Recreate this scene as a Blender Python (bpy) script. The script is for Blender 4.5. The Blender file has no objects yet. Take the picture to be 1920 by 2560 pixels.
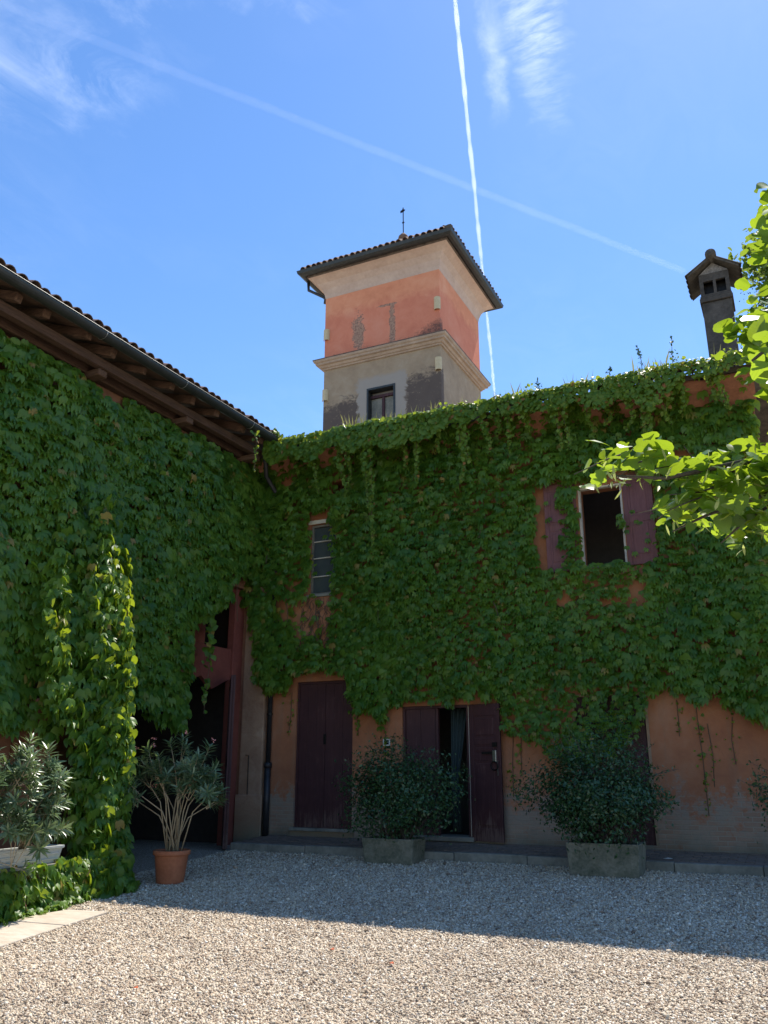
import bpy, bmesh, math, random
import numpy as np
from mathutils import Matrix, Vector
random.seed(11); RNG = np.random.default_rng(11)
PI = math.pi
S = bpy.context.scene
COL = S.collection

# ------------------------------------------------------------------ camera
cam_data = bpy.data.cameras.new('camera')
cam = bpy.data.objects.new('camera', cam_data); COL.objects.link(cam)
CAM = Vector((10.64, -15.29, 1.5))
AZ, PITCH = math.radians(115.868), math.radians(16.924)
cam.location = CAM
cam.rotation_euler = (PI/2 + PITCH, 0, AZ - PI/2)
cam_data.sensor_fit = 'VERTICAL'; cam_data.sensor_height = 36.0; cam_data.sensor_width = 27.0
cam_data.lens = 36.0*2100/2560
cam_data.clip_start = 0.05; cam_data.clip_end = 90000
S.camera = cam

# ------------------------------------------------------------------ sky, sun, exposure
SUN_DIR = Vector((0.085, 0.562, 1.0)).normalized()          # towards the sun
SUN_EL = math.asin(SUN_DIR.z); SUN_AZ = math.atan2(SUN_DIR.x, SUN_DIR.y)   # azimuth clockwise from +Y
world = bpy.data.worlds.new('World'); S.world = world; world.use_nodes = True
def build_world():
    nt = world.node_tree; N = nt.nodes; L = nt.links
    for n in list(N): N.remove(n)
    out = N.new('ShaderNodeOutputWorld'); bg = N.new('ShaderNodeBackground'); L.new(bg.outputs[0], out.inputs[0])
    bg.inputs['Strength'].default_value = 0.15
    sky = N.new('ShaderNodeTexSky'); sky.sky_type = 'NISHITA'; sky.sun_disc = False
    sky.sun_elevation = SUN_EL; sky.sun_rotation = SUN_AZ
    sky.altitude = 50; sky.air_density = 1.0; sky.dust_density = 0.15; sky.ozone_density = 2.2
    # high cirrus: a noise layer on a flat cloud deck (direction.xy / direction.z)
    tc = N.new('ShaderNodeTexCoord'); sep = N.new('ShaderNodeSeparateXYZ'); L.new(tc.outputs['Generated'], sep.inputs[0])
    def M(op, a, b=None, c=None, clamp=False):
        n = N.new('ShaderNodeMath'); n.operation = op; n.use_clamp = clamp
        for i, v in enumerate((a, b, c)):
            if v is None: continue
            if isinstance(v, (int, float)): n.inputs[i].default_value = v
            else: L.new(v, n.inputs[i])
        return n.outputs[0]
    zc = M('MAXIMUM', sep.outputs[2], 0.05)
    px = M('DIVIDE', sep.outputs[0], zc); py = M('DIVIDE', sep.outputs[1], zc)
    cmb = N.new('ShaderNodeCombineXYZ'); L.new(px, cmb.inputs[0]); L.new(py, cmb.inputs[1])
    def noise(scale, detail, rough, dist, sx=1, sy=1, rot=0):
        mp = N.new('ShaderNodeMapping'); mp.inputs['Scale'].default_value = (sx, sy, 1); mp.inputs['Rotation'].default_value = (0, 0, rot)
        L.new(cmb.outputs[0], mp.inputs[0])
        n = N.new('ShaderNodeTexNoise'); n.inputs['Scale'].default_value = scale; n.inputs['Detail'].default_value = detail
        n.inputs['Roughness'].default_value = rough; n.inputs['Distortion'].default_value = dist
        L.new(mp.outputs[0], n.inputs[0]); return n.outputs[0]
    def blob(cx, cy, rx, ry, rot=0):
        c, s = math.cos(rot), math.sin(rot)
        dx = M('SUBTRACT', px, cx); dy = M('SUBTRACT', py, cy)
        u = M('DIVIDE', M('ADD', M('MULTIPLY', dx, c), M('MULTIPLY', dy, s)), rx)
        v = M('DIVIDE', M('SUBTRACT', M('MULTIPLY', dy, c), M('MULTIPLY', dx, s)), ry)
        r = M('ADD', M('MULTIPLY', u, u), M('MULTIPLY', v, v))
        e = M('SUBTRACT', 1.0, r, clamp=True); return M('MULTIPLY', e, e)
    warp = M('MULTIPLY', M('SUBTRACT', noise(5.5, 6, 0.65, 0.4), 0.5), 0.34); warp2 = M('MULTIPLY', M('SUBTRACT', noise(7.0, 6, 0.65, 0.4, 1, 1, 1.3), 0.5), 0.40)
    def wblob(cx, cy, rx, ry, rot=0, k=1.0):
        c, s = math.cos(rot), math.sin(rot)
        dx = M('ADD', M('SUBTRACT', px, cx), M('MULTIPLY', warp, k)); dy = M('ADD', M('SUBTRACT', py, cy), M('MULTIPLY', warp2, k))
        u = M('DIVIDE', M('ADD', M('MULTIPLY', dx, c), M('MULTIPLY', dy, s)), rx); v = M('DIVIDE', M('SUBTRACT', M('MULTIPLY', dy, c), M('MULTIPLY', dx, s)), ry)
        e = M('SUBTRACT', 1.0, M('ADD', M('MULTIPLY', u, u), M('MULTIPLY', v, v)), clamp=True); return M('MULTIPLY', e, e)
    fine = noise(9, 8, 0.66, 0.9, 1.0, 0.55, 0.5)
    ripple = noise(40, 6, 0.62, 0.35, 0.5, 1.5, 0.35)
    broad = noise(1.6, 3, 0.5, 0.3)
    w1 = M('MULTIPLY', M('MULTIPLY', wblob(-0.205, 0.84, 0.060, 0.36, 0.12, 0.55), M('SUBTRACT', M('MULTIPLY', ripple, 3.0), 0.9, clamp=True)), 0.30)
    w2 = M('MULTIPLY', wblob(-0.90, 0.66, 0.26, 0.16, 0.6), M('SUBTRACT', M('MULTIPLY', fine, 3.3), 1.3, clamp=True))
    w3 = M('MULTIPLY', wblob(-0.62, 0.64, 0.26, 0.07, 0.6), M('SUBTRACT', M('MULTIPLY', fine, 3.0), 1.15, clamp=True))
    w4 = M('MULTIPLY', wblob(-0.285, 0.95, 0.03, 0.16, 0.2, 0.3), M('SUBTRACT', M('MULTIPLY', fine, 2.6), 0.9, clamp=True))
    w5 = M('MULTIPLY', M('SUBTRACT', M('MULTIPLY', broad, 2.2), 0.95, clamp=True), M('SUBTRACT', M('MULTIPLY', fine, 2.0), 0.75, clamp=True))
    tot = M('ADD', M('ADD', w1, M('MULTIPLY', w2, 0.17)), M('ADD', M('MULTIPLY', w3, 0.14), M('ADD', M('MULTIPLY', w4, 0.3), M('MULTIPLY', w5, 0.10))))
    horizon = M('MULTIPLY', M('SUBTRACT', sep.outputs[2], 0.12), 6.0, clamp=True)
    mask = M('MULTIPLY', M('MINIMUM', tot, 0.8), horizon)
    mix = N.new('ShaderNodeMix'); mix.data_type = 'RGBA'; L.new(mask, mix.inputs[0])
    hs = N.new('ShaderNodeHueSaturation'); hs.inputs['Hue'].default_value = 0.504; hs.inputs['Saturation'].default_value = 1.20; hs.inputs['Value'].default_value = 0.98
    L.new(sky.outputs[0], hs.inputs['Color'])
    L.new(hs.outputs[0], mix.inputs[6]); mix.inputs[7].default_value = (8.2, 8.6, 9.0, 1)
    L.new(mix.outputs[2], bg.inputs[0])
build_world()
sun_data = bpy.data.lights.new('sun', 'SUN'); sun_data.energy = 4.9; sun_data.angle = math.radians(0.53); sun_data.color = (1.0, 0.93, 0.82)
sun = bpy.data.objects.new('sun', sun_data); COL.objects.link(sun); sun.location = (0, 10, 40)
sun.rotation_euler = SUN_DIR.to_track_quat('Z', 'Y').to_euler()
vs = S.view_settings; vs.view_transform = 'Standard'; vs.look = 'None'; vs.gamma = 1.0; vs.use_curve_mapping = False
vs.exposure = 0.62
S.cycles.max_bounces = 8; S.cycles.diffuse_bounces = 4; S.cycles.transmission_bounces = 6; S.cycles.transparent_max_bounces = 40
S.cycles.use_denoising = True

# ------------------------------------------------------------------ material helpers
class NT:
    def __init__(s, name):
        s.m = bpy.data.materials.new(name); s.m.use_nodes = True; s.t = s.m.node_tree; s.N = s.t.nodes; s.L = s.t.links
        for n in list(s.N): s.N.remove(n)
        s.out = s.N.new('ShaderNodeOutputMaterial'); s.b = s.N.new('ShaderNodeBsdfPrincipled'); s.L.new(s.b.outputs[0], s.out.inputs[0])
        s.pos = s.N.new('ShaderNodeNewGeometry').outputs['Position']
    def put(s, sock, v):
        if hasattr(v, 'is_output') or isinstance(v, bpy.types.NodeSocket): s.L.new(v, sock)
        else:
            if isinstance(v, (tuple, list)) and len(v) == 3 and sock.type == 'RGBA': v = (*v, 1)
            sock.default_value = v
    def math(s, op, a, b=None, c=None, clamp=False):
        n = s.N.new('ShaderNodeMath'); n.operation = op; n.use_clamp = clamp
        for i, v in enumerate((a, b, c)):
            if v is not None: s.put(n.inputs[i], v)
        return n.outputs[0]
    def noise(s, scale, detail=4, rough=0.55, dist=0.0, stretch=None, vec=None, off=None):
        v = vec or s.pos
        if stretch or off:
            mp = s.N.new('ShaderNodeMapping'); mp.inputs['Scale'].default_value = stretch or (1, 1, 1)
            mp.inputs['Location'].default_value = off or (0, 0, 0); s.L.new(v, mp.inputs[0]); v = mp.outputs[0]
        n = s.N.new('ShaderNodeTexNoise'); s.L.new(v, n.inputs[0])
        n.inputs['Scale'].default_value = scale; n.inputs['Detail'].default_value = detail
        n.inputs['Roughness'].default_value = rough; n.inputs['Distortion'].default_value = dist
        return n.outputs[0]
    def ramp(s, f, stops):
        n = s.N.new('ShaderNodeValToRGB'); s.put(n.inputs[0], f); cr = n.color_ramp
        while len(cr.elements) < len(stops): cr.elements.new(0.5)
        for e, (p, c) in zip(cr.elements, stops): e.position = p; e.color = (*c, 1) if len(c) == 3 else c
        return n.outputs[0]
    def step(s, f, a, b):
        n = s.N.new('ShaderNodeMapRange'); n.clamp = True; s.put(n.inputs[0], f)
        n.inputs[1].default_value = a; n.inputs[2].default_value = b; return n.outputs[0]
    def mix(s, f, a, b, mode='MIX'):
        n = s.N.new('ShaderNodeMix'); n.data_type = 'RGBA'; n.blend_type = mode
        s.put(n.inputs[0], f); s.put(n.inputs[6], a); s.put(n.inputs[7], b); return n.outputs[2]
    def xyz(s):
        n = s.N.new('ShaderNodeSeparateXYZ'); s.L.new(s.pos, n.inputs[0]); return n.outputs
    def attr(s, name):
        n = s.N.new('ShaderNodeAttribute'); n.attribute_name = name; return n.outputs
    def bump(s, h, strength=0.4, dist=0.02):
        n = s.N.new('ShaderNodeBump'); n.inputs['Strength'].default_value = strength; n.inputs['Distance'].default_value = dist
        s.L.new(h, n.inputs['Height']); s.L.new(n.outputs[0], s.b.inputs['Normal'])
    def fin(s, col, rough=0.8, spec=0.3, metal=0.0):
        s.put(s.b.inputs['Base Color'], col); s.put(s.b.inputs['Roughness'], rough)
        s.b.inputs['Specular IOR Level'].default_value = spec; s.b.inputs['Metallic'].default_value = metal
        return s.m

def simple(name, c1, c2, scale=6, rough=0.8, bump=0.3, bdist=0.01, stretch=None, spec=0.3, metal=0.0, detail=6):
    n = NT(name); f = n.noise(scale, detail, 0.6, 0.2, stretch); g = n.noise(scale*5, 4, 0.6, 0, stretch)
    h = n.math('ADD', n.math('MULTIPLY', f, 0.6), n.math('MULTIPLY', g, 0.4))
    c = n.ramp(h, [(0.32, c1), (0.68, c2)])
    if bump: n.bump(h, bump, bdist)
    return n.fin(c, rough, spec, metal)

def leaf_mat(name, lo, hi, trans, tfac=0.35, rough=0.45, spec=0.35, patch=0.5, old=None):
    """two-sided leaf: diffuse/gloss mixed with translucency, hue varies leaf by leaf"""
    n = NT(name); r = n.attr('rnd')['Fac']; big = n.noise(patch, 3, 0.5)
    f = n.math('ADD', n.math('MULTIPLY', r, 0.75), n.math('MULTIPLY', n.math('SUBTRACT', big, 0.5), 1.1), clamp=True)
    col = n.ramp(f, [(0.0, lo), (1.0, hi)])
    if old: col = n.mix(n.step(r, 0.972, 0.985), col, old)
    n.fin(col, rough, spec)
    tr = n.N.new('ShaderNodeBsdfTranslucent'); tc = n.mix(f, tuple(v*0.72 for v in trans), trans); n.L.new(tc, tr.inputs[0])
    ms = n.N.new('ShaderNodeMixShader'); ms.inputs[0].default_value = tfac
    n.L.new(n.b.outputs[0], ms.inputs[1]); n.L.new(tr.outputs[0], ms.inputs[2]); n.L.new(ms.outputs[0], n.out.inputs[0])
    return n.m

MAT = {}
def make_materials():
    M = MAT
    M['ivy'] = leaf_mat('ivy_leaf', (0.045, 0.135, 0.020), (0.15, 0.265, 0.036), (0.52, 0.66, 0.03), 0.44, 0.40, 0.4, 0.8, (0.30, 0.22, 0.06))
    M['ivy_young'] = leaf_mat('ivy_young_leaf', (0.085, 0.19, 0.025), (0.21, 0.31, 0.045), (0.48, 0.58, 0.05), 0.44, 0.42, 0.35, 0.5, (0.36, 0.14, 0.05))
    M['linden'] = leaf_mat('linden_leaf', (0.05, 0.14, 0.02), (0.11, 0.23, 0.03), (0.46, 0.62, 0.03), 0.48, 0.34, 0.5, 7.0)
    m = M['linden']; t = m.node_tree; N, L = t.nodes, t.links      # pale midrib and side veins, in the leaf's own coordinates
    tc = N.new('ShaderNodeTexCoord'); sx = N.new('ShaderNodeSeparateXYZ'); L.new(tc.outputs['Object'], sx.inputs[0])
    def mm(op, a, b, cl=False):
        q = N.new('ShaderNodeMath'); q.operation = op; q.use_clamp = cl
        for i, v in enumerate((a, b)):
            if isinstance(v, (int, float)): q.inputs[i].default_value = v
            elif v is not None: L.new(v, q.inputs[i])
        return q.outputs[0]
    ab = mm('ABSOLUTE', sx.outputs[0], None); rib = mm('SUBTRACT', 1.0, mm('MULTIPLY', ab, 45.0), True)
    sv = mm('SINE', mm('MULTIPLY', mm('SUBTRACT', sx.outputs[1], mm('MULTIPLY', ab, 0.8)), 42.0), None); vein = mm('MAXIMUM', rib, mm('SUBTRACT', mm('MULTIPLY', sv, 4.0), 3.1, True))
    for nd in [q for q in N if q.type in ('BSDF_PRINCIPLED', 'BSDF_TRANSLUCENT')]:
        src = nd.inputs[0].links[0].from_socket; mx = N.new('ShaderNodeMix'); mx.data_type = 'RGBA'; mx.blend_type = 'MULTIPLY' if nd.type == 'BSDF_TRANSLUCENT' else 'MIX'
        L.new(mm('MULTIPLY', vein, 0.45), mx.inputs[0]); L.new(src, mx.inputs[6]); mx.inputs[7].default_value = (0.35, 0.45, 0.2, 1) if nd.type == 'BSDF_TRANSLUCENT' else (0.2, 0.3, 0.08, 1); L.new(mx.outputs[2], nd.inputs[0])
    M['far_leaf'] = leaf_mat('far_tree_leaf', (0.04, 0.10, 0.02), (0.11, 0.19, 0.035), (0.36, 0.48, 0.05), 0.42, 0.45, 0.35)
    M['dark_leaf'] = leaf_mat('dark_tree_leaf', (0.014, 0.04, 0.016), (0.03, 0.075, 0.025), (0.06, 0.12, 0.03), 0.2, 0.5, 0.3)
    M['shrub'] = leaf_mat('shrub_leaf', (0.022, 0.068, 0.026), (0.065, 0.14, 0.05), (0.08, 0.17, 0.05), 0.22, 0.32, 0.5, 1.5)
    M['oleander'] = leaf_mat('oleander_leaf', (0.07, 0.13, 0.06), (0.22, 0.29, 0.16), (0.28, 0.40, 0.12), 0.25, 0.28, 0.6, 2.0)
    M['blossom'] = simple('blossom', (0.72, 0.22, 0.2), (0.85, 0.42, 0.38), 30, 0.7, 0)
    M['bract'] = leaf_mat('linden_bract', (0.30, 0.36, 0.10), (0.5, 0.55, 0.2), (0.6, 0.65, 0.2), 0.4, 0.5, 0.3)
    M['stem'] = simple('ivy_stem', (0.06, 0.04, 0.025), (0.14, 0.10, 0.06), 40, 0.85, 0.3)
    M['bark'] = simple('linden_bark', (0.05, 0.042, 0.035), (0.13, 0.11, 0.09), 14, 0.9, 0.6, 0.02, (1, 1, 0.3))
    M['oleander_stem'] = simple('oleander_stem', (0.30, 0.24, 0.16), (0.46, 0.38, 0.26), 30, 0.8, 0.3)
    M['soil'] = simple('soil', (0.02, 0.015, 0.01), (0.06, 0.045, 0.03), 30, 0.95, 0.6)
    # farmhouse render: orange limewash, brick and bare mortar showing low down, rain stains
    n = NT('orange_render'); o = n.xyz()
    a = n.noise(0.55, 6, 0.6, 0.4); b = n.noise(3.2, 7, 0.65, 0.3); c = n.noise(22, 4, 0.6)
    col = n.ramp(n.math('ADD', n.math('MULTIPLY', a, 0.55), n.math('MULTIPLY', b, 0.45)), [(0.3, (0.26, 0.105, 0.06)), (0.5, (0.37, 0.155, 0.08)), (0.72, (0.42, 0.22, 0.135))])
    streak = n.noise(1.6, 5, 0.6, 0.3, (3.5, 3.5, 0.35)); col = n.mix(n.math('MULTIPLY', n.step(streak, 0.52, 0.72), 0.45), col, (0.24, 0.16, 0.11))
    low = n.math('ADD', n.math('MULTIPLY', n.step(o[2], 1.75, 0.5), 0.75), n.math('MULTIPLY', n.math('SUBTRACT', b, 0.5), 1.5))
    lm = n.step(n.math('ADD', low, n.math('MULTIPLY', n.math('SUBTRACT', c, 0.5), 0.5)), 0.36, 0.58)
    bt = n.N.new('ShaderNodeTexBrick'); cb = n.N.new('ShaderNodeCombineXYZ'); n.L.new(n.math('ADD', o[0], o[1]), cb.inputs[0]); n.L.new(o[2], cb.inputs[1]); n.L.new(cb.outputs[0], bt.inputs[0])
    for k, v in (('Scale', 1.0), ('Brick Width', 0.27), ('Row Height', 0.075), ('Mortar Size', 0.009), ('Mortar Smooth', 0.4)): bt.inputs[k].default_value = v
    bt.inputs['Color1'].default_value = (0.30, 0.19, 0.13, 1); bt.inputs['Color2'].default_value = (0.36, 0.25, 0.18, 1); bt.inputs['Mortar'].default_value = (0.33, 0.29, 0.23, 1)
    bare = n.mix(n.step(n.noise(2.3, 5, 0.6, 0.5, None, None, (7, 3, 1)), 0.42, 0.6), bt.outputs[0], (0.30, 0.255, 0.20)); bare = n.mix(n.math('MULTIPLY', c, 0.5), bare, (0.2, 0.165, 0.13))
    col = n.mix(lm, col, bare)
    moss = n.step(n.math('ADD', n.math('MULTIPLY', n.step(o[2], 0.95, 0.2), 0.6), n.math('MULTIPLY', n.noise(1.9, 5, 0.6), 0.6)), 0.72, 0.98)
    col = n.mix(n.math('MULTIPLY', moss, 0.6), col, (0.085, 0.10, 0.075))
    n.bump(n.math('ADD', n.math('ADD', n.math('MULTIPLY', b, 0.6), n.math('MULTIPLY', c, 0.25)), n.math('MULTIPLY', n.math('MULTIPLY', bt.outputs['Fac'], lm), -0.3)), 0.55, 0.03); M['render'] = n.fin(col, 0.92, 0.15)
    n = NT('corner_pier_render'); b = n.noise(2.6, 7, 0.65, 0.5); c = n.noise(18, 4, 0.6); o = n.xyz()
    col = n.ramp(b, [(0.3, (0.25, 0.15, 0.10)), (0.55, (0.36, 0.24, 0.16)), (0.72, (0.42, 0.31, 0.22))])
    moss = n.step(n.math('ADD', n.math('MULTIPLY', n.step(o[2], 1.3, 0.1), 0.6), n.math('MULTIPLY', b, 0.7)), 0.62, 0.95); col = n.mix(n.math('MULTIPLY', moss, 0.7), col, (0.13, 0.14, 0.10))
    n.bump(n.math('ADD', b, n.math('MULTIPLY', c, 0.4)), 0.6, 0.03); M['pier'] = n.fin(col, 0.92, 0.15)
    M['brown_render'] = simple('brown_render', (0.16, 0.075, 0.045), (0.27, 0.13, 0.08), 3, 0.92, 0.5, 0.02)
    M['mortar'] = simple('eave_mortar', (0.24, 0.105, 0.065), (0.44, 0.19, 0.11), 4, 0.92, 0.6, 0.03)
    # tower: salmon upper storey with flaking, grey beige lower storey with black lichen
    n = NT('salmon_stucco'); o = n.xyz(); a = n.noise(0.5, 5, 0.55, 0.3); b = n.noise(2.4, 7, 0.65, 0.4); c = n.noise(14, 4, 0.6)
    col = n.ramp(n.math('ADD', n.math('MULTIPLY', a, 0.5), n.math('MULTIPLY', b, 0.5)), [(0.3, (0.62, 0.23, 0.13)), (0.5, (0.74, 0.31, 0.18)), (0.7, (0.79, 0.40, 0.26))])
    col = n.mix(n.math('MULTIPLY', n.step(n.math('ADD', n.math('MULTIPLY', o[2], 0.55), n.math('MULTIPLY', b, 0.5)), 10.45, 10.25), 0.30), col, (0.55, 0.11, 0.10))
    def patch(cx, cz, rx, rz):
        u = n.math('DIVIDE', n.math('SUBTRACT', o[0], cx), rx); v = n.math('DIVIDE', n.math('SUBTRACT', o[2], cz), rz)
        r = n.math('ADD', n.math('MULTIPLY', u, u), n.math('MULTIPLY', v, v)); return n.step(n.math('ADD', r, n.math('ADD', n.math('MULTIPLY', n.math('SUBTRACT', b, 0.5), 4.5), n.math('MULTIPLY', n.math('SUBTRACT', c, 0.5), 2.6))), 1.15, 0.7)
    front = n.step(o[1], 10.3, 10.2)
    pk = n.math('MAXIMUM', n.math('MAXIMUM', patch(-2.70, 17.3, 0.26, 0.85), patch(-1.28, 17.25, 0.12, 1.0)), patch(-1.45, 18.2, 0.5, 0.05))
    col = n.mix(n.math('MULTIPLY', pk, n.math('MULTIPLY', front, 0.85)), col, n.ramp(c, [(0.35, (0.17, 0.12, 0.10)), (0.6, (0.40, 0.29, 0.21))]))
    lich = n.step(n.math('ADD', n.math('MULTIPLY', n.step(n.math('SUBTRACT', o[2], n.math('MULTIPLY', n.step(o[0], -0.6, 0.5), 0.55)), 17.0, 16.35), 0.6), n.math('ADD', n.math('MULTIPLY', n.noise(2.2, 7, 0.7, 0.4, None, None, (3, 0, 5)), 0.7), n.math('MULTIPLY', n.math('SUBTRACT', c, 0.5), 0.6))), 0.70, 0.98)
    col = n.mix(n.math('MULTIPLY', n.math('MULTIPLY', lich, 0.85), front), col, (0.09, 0.065, 0.06))
    n.bump(n.math('ADD', b, n.math('MULTIPLY', c, 0.3)), 0.4, 0.03); M['salmon'] = n.fin(col, 0.9, 0.15)
    n = NT('grey_beige_stucco'); o = n.xyz(); a = n.noise(0.8, 6, 0.6, 0.4); b = n.noise(3.0, 8, 0.7, 0.5); c = n.noise(11, 6, 0.7)
    col = n.ramp(n.math('ADD', n.math('MULTIPLY', a, 0.5), n.math('MULTIPLY', b, 0.5)), [(0.3, (0.27, 0.20, 0.14)), (0.52, (0.38, 0.29, 0.20)), (0.7, (0.44, 0.36, 0.27))])
    u = n.math('ABSOLUTE', n.math('ADD', o[0], 1.72)); around = n.step(n.math('ADD', u, n.math('MULTIPLY', n.math('SUBTRACT', b, 0.5), 0.9)), 1.05, 0.95)
    arz = n.step(n.math('ADD', o[2], n.math('MULTIPLY', b, 0.5)), 15.7, 15.5); front = n.step(o[1], 10.3, 10.2)
    col = n.mix(n.math('MULTIPLY', n.math('MULTIPLY', around, arz), n.math('MULTIPLY', front, 0.8)), col, (0.36, 0.33, 0.30))
    away = n.math('SUBTRACT', 1.0, around)
    zz = n.math('SUBTRACT', o[2], n.math('MULTIPLY', n.math('ADD', o[0], 1.75), 0.14)); hor = n.noise(2.5, 7, 0.75, 0.6, (1, 1, 2.2), None, (1, 4, 2))
    lv = n.math('ADD', n.step(zz, 15.3, 14.5), n.math('ADD', n.math('MULTIPLY', n.math('SUBTRACT', hor, 0.5), 1.9), n.math('MULTIPLY', n.math('SUBTRACT', c, 0.5), 1.1)))
    lich = n.math('MULTIPLY', n.math('MULTIPLY', n.step(lv, 0.42, 0.85), away), front); col = n.mix(n.math('MULTIPLY', lich, 0.85), col, (0.085, 0.068, 0.066))
    n.bump(n.math('ADD', b, n.math('MULTIPLY', c, 0.3)), 0.5, 0.03); M['beige'] = n.fin(col, 0.92, 0.15)
    M['cove'] = simple('cove_stucco', (0.50, 0.36, 0.29), (0.66, 0.51, 0.42), 1.8, 0.9, 0.3, 0.02)
    M['moulding'] = simple('string_moulding', (0.33, 0.24, 0.18), (0.50, 0.39, 0.30), 2.4, 0.9, 0.4, 0.02)
    M['lichen_top'] = simple('lichened_ledge', (0.05, 0.04, 0.038), (0.22, 0.17, 0.14), 5, 0.95, 0.5, 0.02)
    M['gutter'] = simple('dark_gutter_metal', (0.035, 0.04, 0.04), (0.065, 0.07, 0.07), 5, 0.5, 0.1, 0.005, None, 0.5, 0.5)
    M['pipe'] = simple('dark_pipe_metal', (0.02, 0.022, 0.025), (0.05, 0.05, 0.055), 8, 0.5, 0.15, 0.005, None, 0.5, 0.4)
    M['tile'] = simple('weathered_tile', (0.09, 0.06, 0.048), (0.30, 0.19, 0.14), 6, 0.92, 0.5, 0.02)
    M['tile_dark'] = simple('lichened_tile', (0.045, 0.042, 0.035), (0.17, 0.14, 0.11), 7, 0.95, 0.5, 0.02)
    M['pale_tile'] = simple('pale_ceramic', (0.52, 0.42, 0.25), (0.66, 0.56, 0.37), 8, 0.7, 0.1)
    M['timber'] = simple('old_timber', (0.04, 0.024, 0.017), (0.19, 0.11, 0.073), 5, 0.9, 0.6, 0.02, (0.6, 6, 6))
    M['timber_y'] = simple('old_timber_beam', (0.035, 0.021, 0.016), (0.14, 0.08, 0.055), 5, 0.9, 0.6, 0.02, (6, 0.5, 6))
    M['plank'] = simple('roof_board', (0.06, 0.04, 0.03), (0.18, 0.11, 0.075), 6, 0.92, 0.4, 0.01, (0.6, 6, 1))
    n = NT('maroon_paint'); g1 = n.noise(7, 6, 0.65, 0.3, (6, 6, 0.35)); g2 = n.noise(2.2, 6, 0.65, 0.5); o = n.xyz()
    col = n.ramp(n.math('ADD', n.math('MULTIPLY', g1, 0.5), n.math('MULTIPLY', g2, 0.5)), [(0.3, (0.040, 0.014, 0.017)), (0.55, (0.066, 0.025, 0.027)), (0.75, (0.11, 0.048, 0.047))])
    wear = n.step(n.math('ADD', n.math('MULTIPLY', n.step(o[2], 0.9, 0.3), 0.16), n.math('ADD', n.math('MULTIPLY', g1, 0.55), n.math('MULTIPLY', g2, 0.45))), 0.60, 0.70); col = n.mix(n.math('MULTIPLY', wear, 0.55), col, (0.17, 0.12, 0.10))
    n.bump(g1, 0.35, 0.006); M['maroon'] = n.fin(col, 0.6, 0.35)
    M['shutter'] = simple('faded_maroon_paint', (0.12, 0.05, 0.052), (0.20, 0.09, 0.088), 5, 0.7, 0.35, 0.006, (6, 6, 0.7), 0.3)
    M['redwood'] = simple('red_painted_gate', (0.16, 0.045, 0.035), (0.24, 0.075, 0.055), 3, 0.75, 0.25, 0.01)
    M['paleframe'] = simple('pale_frame_paint', (0.50, 0.46, 0.38), (0.68, 0.64, 0.55), 12, 0.7, 0.2)
    M['interior'] = simple('dark_interior_plaster', (0.16, 0.15, 0.145), (0.24, 0.22, 0.21), 2, 0.95, 0)
    M['curtain'] = simple('blue_green_curtain', (0.03, 0.05, 0.055), (0.06, 0.09, 0.095), 3, 0.9, 0.2)
    M['iron'] = simple('black_iron', (0.015, 0.014, 0.014), (0.04, 0.036, 0.033), 20, 0.5, 0.3, 0.004, None, 0.5, 0.8)
    M['steel'] = simple('worn_steel', (0.35, 0.35, 0.36), (0.6, 0.6, 0.6), 30, 0.35, 0.2, 0.003, None, 0.5, 1.0)
    M['concrete'] = simple('mossy_concrete', (0.06, 0.075, 0.05), (0.25, 0.235, 0.185), 5, 0.92, 0.7, 0.02)
    M['kerb'] = simple('kerb_stone', (0.13, 0.13, 0.11), (0.29, 0.28, 0.24), 3, 0.9, 0.6, 0.02)
    M['brickpave'] = simple('paving_brick', (0.10, 0.085, 0.065), (0.24, 0.17, 0.13), 5, 0.92, 0.5, 0.01)
    M['joint'] = simple('pavement_joint', (0.04, 0.042, 0.032), (0.10, 0.095, 0.07), 12, 0.95, 0.5, 0.01)
    M['slab'] = simple('pale_stone_slab', (0.40, 0.33, 0.25), (0.60, 0.53, 0.44), 2.6, 0.85, 0.5, 0.01, (0.6, 2.5, 2.5))
    M['terracotta'] = simple('terracotta', (0.30, 0.10, 0.05), (0.46, 0.17, 0.085), 5, 0.8, 0.3, 0.01)
    M['trough'] = simple('pale_plastic', (0.40, 0.42, 0.40), (0.52, 0.54, 0.52), 5, 0.45, 0.1, 0.004, None, 0.5)
    M['white'] = simple('off_white_plastic', (0.55, 0.55, 0.5), (0.7, 0.7, 0.66), 10, 0.5, 0.1)
    M['greypanel'] = simple('grey_panel', (0.16, 0.18, 0.18), (0.25, 0.28, 0.28), 10, 0.4, 0.1)
    M['chimney'] = simple('sooty_chimney_render', (0.04, 0.037, 0.034), (0.125, 0.11, 0.095), 3.2, 0.93, 0.6, 0.03)
    M['chimney_white'] = simple('lime_patch', (0.06, 0.05, 0.045), (0.40, 0.37, 0.34), 7, 0.93, 0.5, 0.02)
    M['red_leaf'] = simple('fallen_leaf', (0.35, 0.05, 0.02), (0.5, 0.13, 0.04), 20, 0.7, 0)
    M['dead'] = simple('dead_ivy_stems', (0.05, 0.04, 0.032), (0.13, 0.105, 0.085), 30, 0.95, 0.3)
    M['hay'] = leaf_mat('dry_grass', (0.22, 0.19, 0.07), (0.4, 0.36, 0.15), (0.5, 0.48, 0.16), 0.35, 0.6, 0.2)
    M['barn_dark'] = simple('dark_barn_plaster', (0.03, 0.026, 0.024), (0.06, 0.05, 0.045), 2, 0.95, 0)  # inner barn walls: one plaster colour, darker than the farmhouse interior
    # glass pane
    n = NT('window_glass'); n.fin((0.06, 0.075, 0.08), 0.12, 0.6); M['glass'] = n.m
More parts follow.
